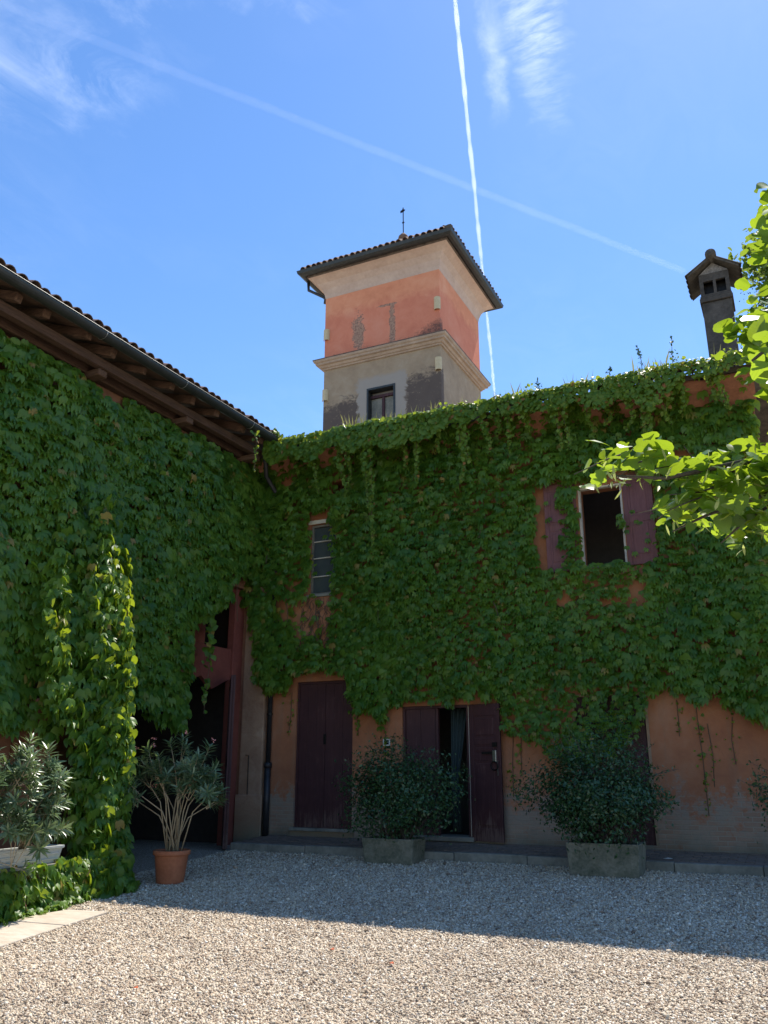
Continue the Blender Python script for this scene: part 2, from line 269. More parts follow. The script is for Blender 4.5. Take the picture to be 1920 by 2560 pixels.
    # gravel sheet and pebbles
    n = NT('gravel_sheet'); vo = n.N.new('ShaderNodeTexVoronoi'); vo.inputs['Scale'].default_value = 62; n.L.new(n.pos, vo.inputs[0])
    sc = n.N.new('ShaderNodeSeparateColor'); n.L.new(vo.outputs['Color'], sc.inputs[0])
    col = n.ramp(sc.outputs[0], [(0.0, (0.24, 0.19, 0.14)), (0.4, (0.42, 0.35, 0.26)), (0.75, (0.53, 0.45, 0.35)), (1.0, (0.66, 0.60, 0.51))])
    edge = n.step(vo.outputs['Distance'], 0.35, 0.75); col = n.mix(n.math('MULTIPLY', edge, 0.6), col, (0.11, 0.09, 0.07))
    n.bump(vo.outputs['Distance'], 1.0, -0.012); M['gravel'] = n.fin(col, 0.9, 0.25)
    n = NT('pebble'); r = n.attr('rnd')['Fac']; big = n.noise(0.7, 4, 0.6)
    col = n.ramp(r, [(0.0, (0.17, 0.125, 0.09)), (0.12, (0.36, 0.26, 0.18)), (0.45, (0.53, 0.43, 0.31)), (0.8, (0.65, 0.555, 0.42)), (1.0, (0.80, 0.735, 0.63))])
    col = n.mix(n.math('MULTIPLY', n.step(big, 0.45, 0.7), 0.22), col, (0.22, 0.18, 0.14)); M['pebble'] = n.fin(col, 0.75, 0.35)
    # contrail: a thin cloud of ice, lit by the sun
    for nm, dens in (('contrail_new', 0.0042), ('contrail_old', 0.00032)):
        m = bpy.data.materials.new(nm); m.use_nodes = True; t = m.node_tree
        for q in list(t.nodes): t.nodes.remove(q)
        o = t.nodes.new('ShaderNodeOutputMaterial'); v = t.nodes.new('ShaderNodeVolumePrincipled')
        v.inputs['Color'].default_value = (0.97, 0.98, 1, 1); v.inputs['Density'].default_value = dens; v.inputs['Anisotropy'].default_value = 0.62
        t.links.new(v.outputs[0], o.inputs['Volume']); M[nm] = m
make_materials()

# ------------------------------------------------------------------ mesh helpers
def root(name, loc, label, cat, group=None, kind=None):
    o = bpy.data.objects.new(name, None); COL.objects.link(o); o.location = loc; o.empty_display_size = 0.2
    o['label'] = label; o['category'] = cat
    if group: o['group'] = group
    if kind: o['kind'] = kind
    return o
def tag(o, label=None, cat=None, group=None, kind=None):
    if label: o['label'] = label
    if cat: o['category'] = cat
    if group: o['group'] = group
    if kind: o['kind'] = kind
    return o
WLOC = {}
def world_loc(o):
    p = Vector((0, 0, 0))
    while o is not None:
        p += o.location + (o.matrix_parent_inverse.to_translation() if o.parent else Vector((0, 0, 0)))
        o = o.parent
    return p
def attach(o, parent):
    if parent is not None:
        o.parent = parent; o.matrix_parent_inverse = Matrix.Translation(-world_loc(parent))
    return o
def link_mesh(name, me, parent=None):
    o = bpy.data.objects.new(name, me); COL.objects.link(o); return attach(o, parent)

class MB:
    def __init__(s): s.v = []; s.f = []
    def add(s, vs, fs):
        k = len(s.v); s.v += [tuple(v) for v in vs]; s.f += [tuple(i+k for i in f) for f in fs]; return s
    def box(s, x0, x1, y0, y1, z0, z1, mat=None):
        vs = [Vector((x, y, z)) for x in (x0, x1) for y in (y0, y1) for z in (z0, z1)]
        if mat is not None: vs = [mat @ v for v in vs]
        return s.add(vs, [(0, 1, 3, 2), (4, 6, 7, 5), (0, 4, 5, 1), (2, 3, 7, 6), (0, 2, 6, 4), (1, 5, 7, 3)])
    def beam(s, a, b, w, h, up=(0, 0, 1)):
        a, b = Vector(a), Vector(b); d = (b-a).normalized(); r = d.cross(Vector(up)).normalized(); u = r.cross(d)
        vs = [p + r*(sx*w/2) + u*(sz*h/2) for p in (a, b) for sx in (-1, 1) for sz in (-1, 1)]
        return s.add(vs, [(0, 1, 3, 2), (4, 6, 7, 5), (0, 4, 5, 1), (2, 3, 7, 6), (0, 2, 6, 4), (1, 5, 7, 3)])
    def quad(s, a, b, c, d): return s.add([a, b, c, d], [(0, 1, 2, 3)])
    def tube(s, pts, radii, n=7, caps=True):
        pts = [Vector(p) for p in pts]; k = len(s.v); ref = Vector((0.3, 0.9, 0.2))
        if isinstance(radii, (int, float)): radii = [radii]*len(pts)
        for i, p in enumerate(pts):
            d = (pts[min(i+1, len(pts)-1)] - pts[max(i-1, 0)]).normalized(); r = d.cross(ref)
            if r.length < 1e-3: r = d.cross(Vector((1, 0, 0)))
            r.normalize(); u = r.cross(d)
            for j in range(n):
                a = 2*PI*j/n; s.v.append(tuple(p + (r*math.cos(a) + u*math.sin(a))*radii[i]))
        for i in range(len(pts)-1):
            for j in range(n): s.f.append((k+i*n+j, k+i*n+(j+1) % n, k+(i+1)*n+(j+1) % n, k+(i+1)*n+j))
        if caps: s.f.append(tuple(k+j for j in range(n))[::-1]); s.f.append(tuple(k+(len(pts)-1)*n+j for j in range(n)))
        return s
    def lathe(s, prof, c, n=32, sx=1, sy=1):
        k = len(s.v)
        for r, z in prof:
            for j in range(n): a = 2*PI*j/n; s.v.append((c[0]+r*math.cos(a)*sx, c[1]+r*math.sin(a)*sy, c[2]+z))
        for i in range(len(prof)-1):
            for j in range(n): s.f.append((k+i*n+j, k+i*n+(j+1) % n, k+(i+1)*n+(j+1) % n, k+(i+1)*n+j))
        return s
    def prism(s, poly, fn, t0, t1):
        """poly: 2-d outline, fn(u, v, t) -> point; extruded from t0 to t1"""
        n = len(poly); vs = [fn(u, v, t0) for u, v in poly] + [fn(u, v, t1) for u, v in poly]
        return s.add(vs, [tuple(range(n))[::-1], tuple(range(n, 2*n))] + [(i, (i+1) % n, n+(i+1) % n, n+i) for i in range(n)])
    def build(s, name, mat, parent=None, smooth=False, bevel=0.0, fix=True):
        me = bpy.data.meshes.new(name); me.from_pydata(s.v, [], s.f)
        if fix:
            bm = bmesh.new(); bm.from_mesh(me); bmesh.ops.recalc_face_normals(bm, faces=bm.faces); bm.to_mesh(me); bm.free()
        me.materials.append(MAT[mat] if isinstance(mat, str) else mat)
        if smooth: me.polygons.foreach_set('use_smooth', [True]*len(me.polygons))
        o = link_mesh(name, me, parent)
        if bevel:
            b = o.modifiers.new('bevel', 'BEVEL'); b.width = bevel; b.segments = 2; b.limit_method = 'ANGLE'
        return o

def wall_panel(mb, P, u0, u1, z0, z1, t0, t1, holes):
    """P(u, z, t) -> point. A slab between t0 (front) and t1 (back) with rectangular holes and real reveals."""
    us = sorted({u0, u1, *[h[i] for h in holes for i in (0, 1)]}); zs = sorted({z0, z1, *[h[i] for h in holes for i in (2, 3)]})
    inh = lambda u, z: any(h[0] < u < h[1] and h[2] < z < h[3] for h in holes)
    for a, b in zip(us, us[1:]):
        for c, d in zip(zs, zs[1:]):
            if inh((a+b)/2, (c+d)/2): continue
            for t in (t0, t1): mb.quad(P(a, c, t), P(b, c, t), P(b, d, t), P(a, d, t))
    for h in holes + [(u0, u1, z0, z1)]:
        a, b, c, d = h
        for (p, q), (r, w) in (((a, c), (b, c)), ((b, c), (b, d)), ((b, d), (a, d)), ((a, d), (a, c))):
            mb.quad(P(p, q, t0), P(r, w, t0), P(r, w, t1), P(p, q, t1))

def wave(x, y, seed, f=1.0):
    r = np.random.default_rng(seed); v = 0
    for i in range(7):
        a = r.uniform(0, 2*PI); k = f*r.uniform(0.6, 2.6); v = v + np.sin((x*np.cos(a)+y*np.sin(a))*k + r.uniform(0, 6.3))
    return v/4.2      # about -1..1

# ------------------------------------------------------------------ leaves
def fan(outline, centre):
    v = np.array([centre] + outline, float); n = len(outline)
    f = np.array([(0, 1+i, 1+(i+1) % n) for i in range(n)]); return v, f
half = [(-0.20, 0.47, -0.01), (-0.42, 0.30, -0.03), (-0.50, 0.02, -0.05), (-0.46, -0.36, -0.16), (-0.20, -0.14, 0.0)]
IVY = fan([(0, 0.36, 0)] + half + [(0, -0.62, -0.18)] + [(-x, y, z) for x, y, z in half[::-1]], (0, 0.05, 0.06))
YOUNG = fan([(0, 0.4, 0), (-0.4, 0.32, -0.04), (-0.42, -0.08, -0.06), (0, -0.6, -0.16), (0.42, -0.08, -0.06), (0.4, 0.32, -0.04)], (0, 0.05, 0.05))
hl = [(0.0, 0.36), (0.20, 0.50), (0.42, 0.38), (0.52, 0.12), (0.46, -0.16), (0.27, -0.42), (0.0, -0.68)]
def folded(prof, fold=0.20, droop=0.28):
    z = lambda x, y: fold*abs(x) - droop*(y-0.1)**2 - 0.35*abs(x)**2*0.6
    v = []; f = []; mid = [(0, 0.36), (0, 0.26), (0, 0.12), (0, -0.05), (0, -0.24), (0, -0.45), (0, -0.68)]
    for p in mid: v.append((p[0], p[1], z(*p)))
    for sgn in (-1, 1):
        k = len(v)
        for (x, y) in prof[1:-1]: v.append((sgn*x, y, z(x, y)+0.03*math.sin(7*y+sgn)))
        idx = [0] + list(range(k, k+5)) + [6]
        for i in range(6):
            a, b, c, d = i, i+1, idx[i+1], idx[i]
            for t in ((a, b, c), (a, c, d)):
                if len(set(t)) == 3: f.append(t if sgn < 0 else t[::-1])
    return np.array(v, float), np.array(f)
LINDEN = folded(hl)
OLE = (np.array([(0, 0.5, 0), (-0.075, 0.2, 0.015), (0, 0.2, -0.01), (0.075, 0.2, 0.015), (-0.08, -0.15, -0.015), (0, -0.15, -0.04), (0.08, -0.15, -0.015), (0, -0.5, -0.13)], float),
       np.array([(0, 1, 2), (0, 2, 3), (1, 4, 5), (1, 5, 2), (2, 5, 6), (2, 6, 3), (4, 7, 5), (5, 7, 6)]))
SMALL = (np.array([(0, 0.5, 0), (-0.26, 0.05, 0.04), (0, 0, -0.02), (0.26, 0.05, 0.04), (0, -0.5, -0.06)], float), np.array([(0, 1, 2), (0, 2, 3), (1, 4, 2), (2, 4, 3)]))
BLADE = (np.array([(-0.03, 0, 0), (0.03, 0, 0), (0.012, 0.6, 0.05), (0.0, 1.0, 0.18)], float), np.array([(0, 1, 2), (0, 2, 3)]))

def unit(v): return v/np.maximum(np.linalg.norm(v, axis=-1, keepdims=True), 1e-9)
def frames(normal, down, spread, roll, rng):
    """rotation matrices (N,3,3), columns x, y, z: z = leaf face, -y = leaf tip"""
    n = unit(normal + rng.normal(0, spread, normal.shape)); d = unit(down + rng.normal(0, roll, down.shape))
    y = -unit(d - n*np.sum(n*d, 1, keepdims=True)); x = np.cross(y, n); return np.stack([x, y, n], 2)
def leaf_mesh(name, shape, R, P, size, rnd, mat):
    bv, bf = shape; N = len(P); nv = len(bv); nf = len(bf)
    co = np.einsum('nij,vj->nvi', R*size[:, None, None], bv) + P[:, None, :]
    fi = (bf[None] + (np.arange(N)*nv)[:, None, None]).reshape(-1)
    me = bpy.data.meshes.new(name); me.vertices.add(N*nv); me.vertices.foreach_set('co', co.reshape(-1).astype(np.float32))
    me.loops.add(len(fi)); me.loops.foreach_set('vertex_index', fi.astype(np.int32))
    me.polygons.add(N*nf); me.polygons.foreach_set('loop_start', np.arange(0, N*nf*3, 3, dtype=np.int32))
    me.update(calc_edges=True)
    a = me.attributes.new('rnd', 'FLOAT', 'FACE'); a.data.foreach_set('value', np.repeat(rnd, nf).astype(np.float32))
    me.materials.append(MAT[mat]); return me
VAR = {}
def variants(key, shape, mat, n=8):
    if key not in VAR:
        VAR[key] = [leaf_mesh('leaf', (shape[0]*np.array([1+0.06*math.sin(i), 1, 1+0.5*math.cos(i*2.1)]), shape[1]), np.eye(3)[None], np.zeros((1, 3)), np.ones(1), np.array([(i+0.5)/n]), mat) for i in range(n)]
    return VAR[key]
def foliage(parent, key, shape, mat, R, P, size, rng, singles=300, score=None, mass='foliage'):
    """the leaves that show largest become parts of their own, the rest one joined part"""
    N = len(P); rnd = rng.random(N); singles = min(singles, N)
    if score is None:
        score = size/np.linalg.norm(P - np.array(CAM), axis=1)
    order = np.argsort(-score); top, rest = order[:singles], order[singles:]
    off = world_loc(parent) if parent else Vector((0, 0, 0))
    vm = variants(key, shape, mat)
    for i in top:
        o = bpy.data.objects.new('leaf', vm[int(rnd[i]*8) % 8]); COL.objects.link(o)
        m = Matrix([[*(R[i][k]*size[i]), P[i][k]] for k in range(3)] + [[0, 0, 0, 1]])
        o.matrix_basis = m; o.parent = parent; o.matrix_parent_inverse = Matrix.Translation(-off)
    if len(rest):
        o = link_mesh(mass, leaf_mesh(mass, shape, R[rest], P[rest], size[rest], rnd[rest], mat), parent); o['kind'] = 'stuff'
        return o
def inpoly(x, z, poly):
    c = np.zeros(x.shape, bool); n = len(poly)
    for i in range(n):
        x1, z1 = poly[i]; x2, z2 = poly[(i+1) % n]
        if z1 == z2: continue
        c ^= ((z1 > z) != (z2 > z)) & (x < (x2-x1)*(z-z1)/(z2-z1)+x1)
    return c

# ================================================================== GROUND
def ground_z(y): return np.minimum(0.0, 0.06*(np.maximum(y, -22.0)+1.25))      # the yard falls gently away from the house
gm = MB(); ys = [90, -1.25, -22.0, -130]
for y in ys: gm.v += [(-90, y, float(ground_z(y))), (110, y, float(ground_z(y)))]
gm.f = [(2*i, 2*i+1, 2*i+3, 2*i+2) for i in range(3)]
m = gm.build('ground', 'gravel'); tag(m, 'grey beige gravel courtyard ground', 'ground', kind='structure')
def pebbles():
    rng = np.random.default_rng(5); A, B = np.array([math.cos(AZ), math.sin(AZ)]), np.array([math.sin(AZ), -math.cos(AZ)])
    n0 = 700000; p = np.stack([rng.uniform(0.6, 11.6, n0), rng.uniform(-10.4, -1.24, n0)], 1)
    r = p - np.array([CAM.x, CAM.y]); fw = r@A; lt = r@B
    keep = (fw > 7.1) & (np.abs(lt) < 0.46*fw+0.35) & (rng.random(n0) < np.clip(1.15 - (fw-8)*0.11, 0.30, 1))
    keep &= ~((p[:, 0] < 2.33) & (p[:, 1] < -6.2)) & ~((p[:, 0] < 1.2) & (p[:, 1] < -5.0))
    p = p[keep]; N = len(p)
    s = rng.gamma(7, 1, N)/7*0.0098 + 0.002; s *= 1 + 0.25*np.clip((np.linalg.norm(p - np.array([CAM.x, CAM.y]), axis=1)-8)/8, 0, 1)
    oc = np.array([(1, 0, 0), (0, 1, 0), (-1, 0, 0), (0, -1, 0), (0, 0, 1), (0, 0, -1)], float)
    of = np.array([(0, 1, 4), (1, 2, 4), (2, 3, 4), (3, 0, 4), (1, 0, 5), (2, 1, 5), (3, 2, 5), (0, 3, 5)])
    ax = np.stack([rng.uniform(0.8, 1.5, N), rng.uniform(0.65, 1.0, N), rng.uniform(0.42, 0.8, N)], 1)*s[:, None]
    q = rng.normal(0, 1, (N, 4)); q[:, 1:3] *= 0.35; q = unit(q); w, x, y, z = q.T
    R = np.stack([np.stack([1-2*(y*y+z*z), 2*(x*y-z*w), 2*(x*z+y*w)], 1), np.stack([2*(x*y+z*w), 1-2*(x*x+z*z), 2*(y*z-x*w)], 1), np.stack([2*(x*z-y*w), 2*(y*z+x*w), 1-2*(x*x+y*y)], 1)], 1)
    R = R*ax[:, None, :]; P = np.concatenate([p, (ground_z(p[:, 1])+s*rng.uniform(0.1, 0.75, N))[:, None]], 1)
    me = leaf_mesh('gravel', (oc, of), R, P, np.ones(N), rng.random(N), 'pebble'); me.polygons.foreach_set('use_smooth', np.ones(len(me.polygons), bool))
    tag(link_mesh('gravel', me), 'loose grey, beige and brown gravel covering the courtyard', 'gravel', kind='stuff')
pebbles()

# raised brick pavement with stone kerb along the house
def pavement():
    pv = tag(MB().add([(0.62, -1.10, 0.0), (11.5, -1.10, 0.0), (11.5, -1.10, 0.125), (0.62, -1.10, 0.125), (0.62, 0.0, 0.0), (11.5, 0.0, 0.0), (11.5, 0.0, 0.195), (0.62, 0.0, 0.195)],
                      [(0, 1, 2, 3), (4, 7, 6, 5), (3, 2, 6, 7), (0, 3, 7, 4), (1, 5, 6, 2), (0, 4, 5, 1)]).build('pavement', 'joint'), 'raised brick pavement with stone kerb along the house wall', 'pavement', kind='structure')
    rng = random.Random(4); x = 0.60
    while x < 11.4:
        L = rng.uniform(0.7, 1.3); x1 = min(x+L, 11.5); dz = rng.uniform(-0.006, 0.006); dy = rng.uniform(-0.012, 0.012)
        MB().box(x+0.004, x1-0.004, -1.25+dy, -1.103, -0.05, 0.148+dz).build('kerb_stone', 'kerb', pv, bevel=0.014); x = x1
    bm = MB().box(-0.124, 0.124, -0.059, 0.059, -0.03, 0.0); mesh = None; cnt = 0; extra = MB()
    bricks = []
    row = 0; y = -1.04
    while y < -0.02:
        x = 0.70 + (0.13 if row % 2 else 0)
        while x < 11.3: bricks.append((x, y)); x += 0.258
        y += 0.1265; row += 1
    b0 = bm.build('brick', 'brickpave', pv, bevel=0.007); me = b0.data
    bricks.sort(key=lambda b: (b[0] > 10.4, -b[1] if False else abs(b[1]+1.0)))
    for i, (x, y) in enumerate(bricks):
        z = 0.128 + (y+1.10)*0.0636 + rng.uniform(0.004, 0.014); rz = rng.uniform(-0.02, 0.02)
        if i < 300:
            o = b0 if i == 0 else bpy.data.objects.new('brick', me)
            if i: COL.objects.link(o); attach(o, pv); bv = o.modifiers.new('bevel', 'BEVEL'); bv.width = 0.007; bv.segments = 1
            o.location = (x, y, z); o.rotation_euler = (0.0636+rng.uniform(-0.02, 0.02), rng.uniform(-0.015, 0.015), rz)
        else: extra.box(-0.124, 0.124, -0.059, 0.059, -0.03, 0.0, Matrix.Translation((x, y, z)) @ Matrix.Rotation(rz, 4, 'Z'))
    if extra.v: extra.build('brick_rows', 'brickpave', pv)['kind'] = 'stuff'
pavement()
sl = tag(bpy.data.objects.new('stone_paving', None), 'pale worn stone slabs at the gravel edge, lower left', 'paving', kind='structure'); COL.objects.link(sl); sl.location = (1.9, -7.0, -0.35)
for poly in ([(1.52, -6.62), (1.69, -6.27), (2.29, -6.20), (2.325, -6.95), (1.45, -7.0)], [(1.445, -7.02), (2.328, -6.97), (2.42, -8.3), (1.40, -8.35)]):
    MB().prism(poly, lambda u, v, t: (u, v, t+float(ground_z(v))), -0.10, 0.03).build('slab', 'slab', sl, bevel=0.012)

# ================================================================== FARMHOUSE (back, right)
fh = root('farmhouse', (5, 4, 0), 'orange rendered two storey farmhouse under ivy behind the planters', 'house')
DOOR_L = (1.20, 2.53, 0.36, 3.21); DOOR_R = (3.62, 4.98, 0.30, 2.64); DOOR_H = (6.95, 8.26, 0.27, 2.75)
WIN_R = (7.32, 8.14, 5.06, 6.60); WIN_L = (1.44, 2.07, 5.04, 6.60); VENT = (1.98, 2.38, 7.16, 7.52)
w = MB(); P = lambda u, z, t: (u, t, z)
wall_panel(w, P, -1.6, 10.56, -0.1, 8.08, 0.0, 0.45, [DOOR_L, DOOR_R, DOOR_H, WIN_R, WIN_L, VENT]); w.build('wall', 'render', fh, fix=False)
w = MB(); w.box(-0.4, 10.56, 8.6, 9.0, -0.1, 8.08); w.box(10.2, 10.559, 0.452, 8.6, -0.1, 8.08); w.box(-0.4, -0.05, 0.452, 8.6, -0.1, 8.08); w.build('rear_wall', 'render', fh)
w = MB(); w.box(-0.04, 10.2, 0.46, 8.6, 4.2, 4.35); w.box(-0.04, 10.2, 3.2, 3.35, -0.05, 4.2); w.box(-0.04, 10.2, 3.2, 3.35, 4.36, 8.05); w.build('interior_wall', 'interior', fh)
# roof: slab, mortared eave, barrel tiles
RS = 0.34
def slope_z(y): return 8.22 + (y+0.62)*RS
w = MB().prism([(-0.60, slope_z(-0.60)), (4.5, slope_z(4.5)), (9.6, slope_z(-0.60)), (9.6, slope_z(-0.6)-0.12), (4.5, slope_z(4.5)-0.14), (-0.60, slope_z(-0.60)-0.10)], lambda u, v, t: (t, u, v), -1.6, 11.25)
roof = w.build('roof', 'tile_dark', fh)
prof = [(0.0, 7.76), (-0.10, 7.80), (-0.16, 7.90), (-0.34, 7.97), (-0.46, 8.06), (-0.52, 8.12), (0.0, 8.28)]
c = MB(); n_ = 44; xs = np.linspace(-1.2, 10.62, n_)
for i in range(n_-1):
    j0, j1 = (0.025*math.sin(xs[i]*9.1)+0.02*math.sin(xs[i]*23), 0.025*math.sin(xs[i+1]*9.1)+0.02*math.sin(xs[i+1]*23))
    k = len(c.v); n2 = len(prof)
    c.v += [(xs[i], y+(j0 if y < 0 else 0), z-(j0*0.6 if y < 0 else 0)) for y, z in prof] + [(xs[i+1], y+(j1 if y < 0 else 0), z-(j1*0.6 if y < 0 else 0)) for y, z in prof]
    c.f += [(k+a, k+a+1, k+n2+a+1, k+n2+a) for a in range(n2-1)]
c.build('cornice', 'mortar', fh, smooth=True)
def tile_mesh(r0=0.105, r1=0.085, L=0.46, t=0.014, n=8, mat='tile_dark'):
    m = MB()
    for e, (r, y) in enumerate(((r0, 0), (r1, L))):
        for rr in (r, r-t):
            for j in range(n+1): a = PI*j/n; m.v.append((rr*math.cos(a), y, rr*math.sin(a)))
    q = n+1
    for j in range(n):
        m.f += [(j, j+1, 2*q+j+1, 2*q+j), (q+j, 3*q+j, 3*q+j+1, q+j+1), (j, q+j, q+j+1, j+1), (2*q+j, 2*q+j+1, 3*q+j+1, 3*q+j)]
    m.f += [(0, 2*q, 3*q, q), (n, q+n, 3*q+n, 2*q+n)]
    o = m.build('tile', mat, smooth=False); me = o.data; bpy.data.objects.remove(o); return me
TILE = tile_mesh(); TILE_C = tile_mesh(mat='tile')
def place_tile(me, parent, M4):
    o = bpy.data.objects.new('tile', me); COL.objects.link(o); o.matrix_basis = M4; o.parent = parent; o.matrix_parent_inverse = Matrix.Translation(-world_loc(parent)); return o
rt = random.Random(8)
def tile_row(me, parent, org, along, upslope, n, step, rows=1, pitch=RS, jit=0.02):
    along = Vector(along); up = Vector((upslope[0], upslope[1], pitch)).normalized(); nor = along.cross(up).normalized()
    if nor.z < 0: nor = -nor
    X = up.cross(nor)
    for r in range(rows):
        for i in range(n):
            p = Vector(org) + along*(i*step+rt.uniform(-jit, jit)) + up*(r*0.36+rt.uniform(-0.03, 0.03)) + nor*rt.uniform(-0.01, 0.012)
            M4 = Matrix((X, up, nor)).transposed().to_4x4(); M4 = M4 @ Matrix.Rotation(rt.uniform(-0.05, 0.05), 4, 'Z'); M4.translation = p
            place_tile(me, parent, M4)
tile_row(tile_mesh(0.125, 0.10), roof, (0.85, -0.72, 8.21), (1, 0, 0), (0, 1), 43, 0.247, 1)
MB().tube([(0.62, -0.72, 8.12), (5.7, -0.72, 8.12)], 0.075, 8).build('gutter', 'gutter', fh, smooth=True)
# chimney
ch = MB(); ch.prism([(-0.29, 9.2), (0.29, 9.2), (0.31, 11.40), (-0.31, 11.40)], lambda u, v, t: (10.10+u, t, v), 2.72, 3.38)
ch = ch.build('chimney', 'chimney', fh, bevel=0.02); ch['label'] = 'sooty grey chimney with tiled gable cap'
nk = MB().box(9.755, 10.445, 2.67, 3.43, 11.403, 11.50); nk.box(9.77, 10.43, 2.69, 3.41, 11.503, 11.56); nk.build('neck', 'chimney', ch, bevel=0.015)
hs = MB(); wall_panel(hs, lambda u, z, t: (u, t, z), 9.79, 10.41, 11.563, 12.10, 2.70, 2.78, [(9.87, 10.07, 11.60, 11.92), (10.13, 10.33, 11.60, 11.92)])
wall_panel(hs, lambda u, z, t: (u, t, z), 9.79, 10.41, 11.563, 12.10, 3.32, 3.40, [])
hs.box(9.79, 9.86, 2.782, 3.318, 11.563, 12.10); hs.box(10.34, 10.41, 2.782, 3.318, 11.563, 12.10); hs.build('flue_box', 'chimney', ch, fix=False)
MB().box(9.87, 10.33, 2.9, 2.93, 11.57, 12.0).build('flue_baffle', 'iron', ch)
MB().prism([(9.79, 12.102), (10.41, 12.102), (10.10, 12.36)], lambda u, v, t: (u, t, v), 2.71, 3.39).build('gable', 'chimney_white', ch)
cr = MB().prism([(9.56, 12.06), (10.10, 12.44), (10.64, 12.06), (10.64, 12.01), (10.10, 12.385), (9.56, 12.01)], lambda u, v, t: (u, t, v), 2.52, 3.62); cr.build('cap_slab', 'tile_dark', ch)
for s_ in (-1, 1):
    d = Vector((s_*0.54, 0, -0.38)).normalized(); nr = Vector((-d.z*s_, 0, abs(d.x)))
    nr = Vector((s_*0.38, 0, 0.54)).normalized()
    for k in range(5):
        y0 = 2.50 + k*0.225
        M4 = Matrix((Vector((0, s_, 0)), -d, nr)).transposed().to_4x4(); M4 = M4 @ Matrix.Diagonal((1.1, 1.30, 0.55, 1)); M4.translation = Vector((10.10+s_*0.56, y0+0.11, 12.05))
        place_tile(TILE, ch, M4)
MB().tube([(10.10, 2.47, 12.46), (10.10, 3.64, 12.46)], 0.115, 12).build('ridge_tile', 'tile_dark', ch, smooth=True)
# corner pier, downspout
w = MB().box(-0.06, 0.50, -0.15, -0.003, 0.0, 5.3); w.build('corner_pier', 'pier', fh, bevel=0.02)
MB().box(-0.10, 0.555, -0.19, -0.152, -0.02, 0.97).build('pier_plinth', 'pier', fh, bevel=0.025)
MB().tube([(0.62, -0.72, 8.10), (0.63, -0.66, 7.95), (0.55, -0.50, 7.72), (0.60, -0.12, 7.40), (0.62, -0.10, 7.2), (0.62, -0.10, 1.55)], 0.052, 10).build('downspout', 'pipe', fh, smooth=True)
ds = MB().tube([(0.62, -0.10, 1.56), (0.62, -0.10, 0.16)], 0.066, 12); ds.tube([(0.62, -0.10, 1.60), (0.62, -0.10, 1.50)], 0.082, 12); ds.build('downspout_foot', 'pipe', fh, smooth=True)
for z in (2.55, 5.0): MB().tube([(0.62, -0.10, z), (0.62, -0.10, z+0.04)], 0.064, 10).build('pipe_bracket', 'iron', fh)
MB().tube([(0.10, -0.158, 1.75), (0.18, -0.165, 1.74), (0.185, -0.165, 0.98), (0.16, -0.16, 0.90)], 0.009, 6).build('hanging_wire', 'iron', fh)
# left double door: plain boards
def frame_of(h, t, dep0, dep1, mb=None):
    mb = mb or MB(); a, b, c, d = h
    mb.box(a+0.002, a+t, dep0, dep1, c+0.002, d-0.002); mb.box(b-t, b-0.002, dep0, dep1, c+0.002, d-0.002); mb.box(a+t+0.001, b-t-0.001, dep0, dep1, d-t, d-0.002); return mb
d1 = frame_of(DOOR_L, 0.05, 0.05, 0.16).build('door', 'maroon', fh); d1['label'] = 'closed maroon double door of plain boards'
xm = (DOOR_L[0]+DOOR_L[1])/2
for a, b in ((DOOR_L[0]+0.053, xm-0.004), (xm+0.004, DOOR_L[1]-0.053)):
    wd = (b-a)/3
    for k in range(3): MB().box(a+k*wd+0.0015, a+(k+1)*wd-0.0015, 0.06, 0.11, DOOR_L[2]+0.005, DOOR_L[3]-0.054).build('board', 'maroon', d1, bevel=0.004)
MB().box(xm-0.03, xm+0.03, 0.045, 0.06, 1.95, 2.15).build('lock_plate', 'iron', d1)
MB().box(1.14, 2.60, -0.06, 0.30, 0.30, 0.357).build('threshold', 'kerb', fh, bevel=0.01)
MB().box(1.16, 2.58, -0.02, 0.10, 0.10, 0.297).build('step_riser', 'pier', fh)
# right door: left leaf closed, right leaf folded back against the wall, curtain in the opening
d2 = frame_of(DOOR_R, 0.05, 0.04, 0.15).build('door', 'maroon', fh); d2['label'] = 'maroon panelled door standing half open with a curtain inside'
lf = MB(); lw = 0.62
for k in range(2): MB().box(3.68+k*lw/2+0.002, 3.68+(k+1)*lw/2-0.002, 0.05, 0.09, 0.31, 2.585).build('board', 'maroon', d2, bevel=0.004)
MB().box(4.31, 4.36, 0.03, 0.11, 0.31, 2.585).build('closing_stile', 'maroon', d2, bevel=0.005)
ang = math.radians(-13)
LM = Matrix.Translation((5.02, -0.035, 0.0)) @ Matrix.Rotation(ang, 4, 'Z')
def leaf_panelled(name, W_, z0, z1, rails, mat, parent, LM, th=0.05, st=0.09):
    o = MB(); o.box(0, W_, -0.012, 0.012, z0, z1, LM); body = o.build(name, mat, parent)
    f = MB(); f.box(0, st, -th/2, th/2, z0, z1, LM); f.box(W_-st, W_, -th/2, th/2, z0, z1, LM); f.build('stile', mat, body, bevel=0.005)
    for (a, b) in rails: MB().box(st+0.001, W_-st-0.001, -th/2+0.003, th/2-0.003, a, b, LM).build('rail', mat, body, bevel=0.005)
    for (a, b), (c_, d_) in zip(rails, rails[1:]):
        MB().box(st+0.045, W_-st-0.045, -0.022, 0.012, b+0.05, c_-0.05, LM).build('panel', mat, body, bevel=0.01)
    return body
dl = leaf_panelled('door_leaf', 0.66, 0.24, 2.63, [(0.24, 0.46), (1.62, 1.74), (1.90, 2.02), (2.42, 2.63)], 'maroon', d2, LM)
MB().box(4.985, 5.012, -0.01, 0.12, 0.31, 2.60).build('jamb', 'paleframe', d2, bevel=0.004)
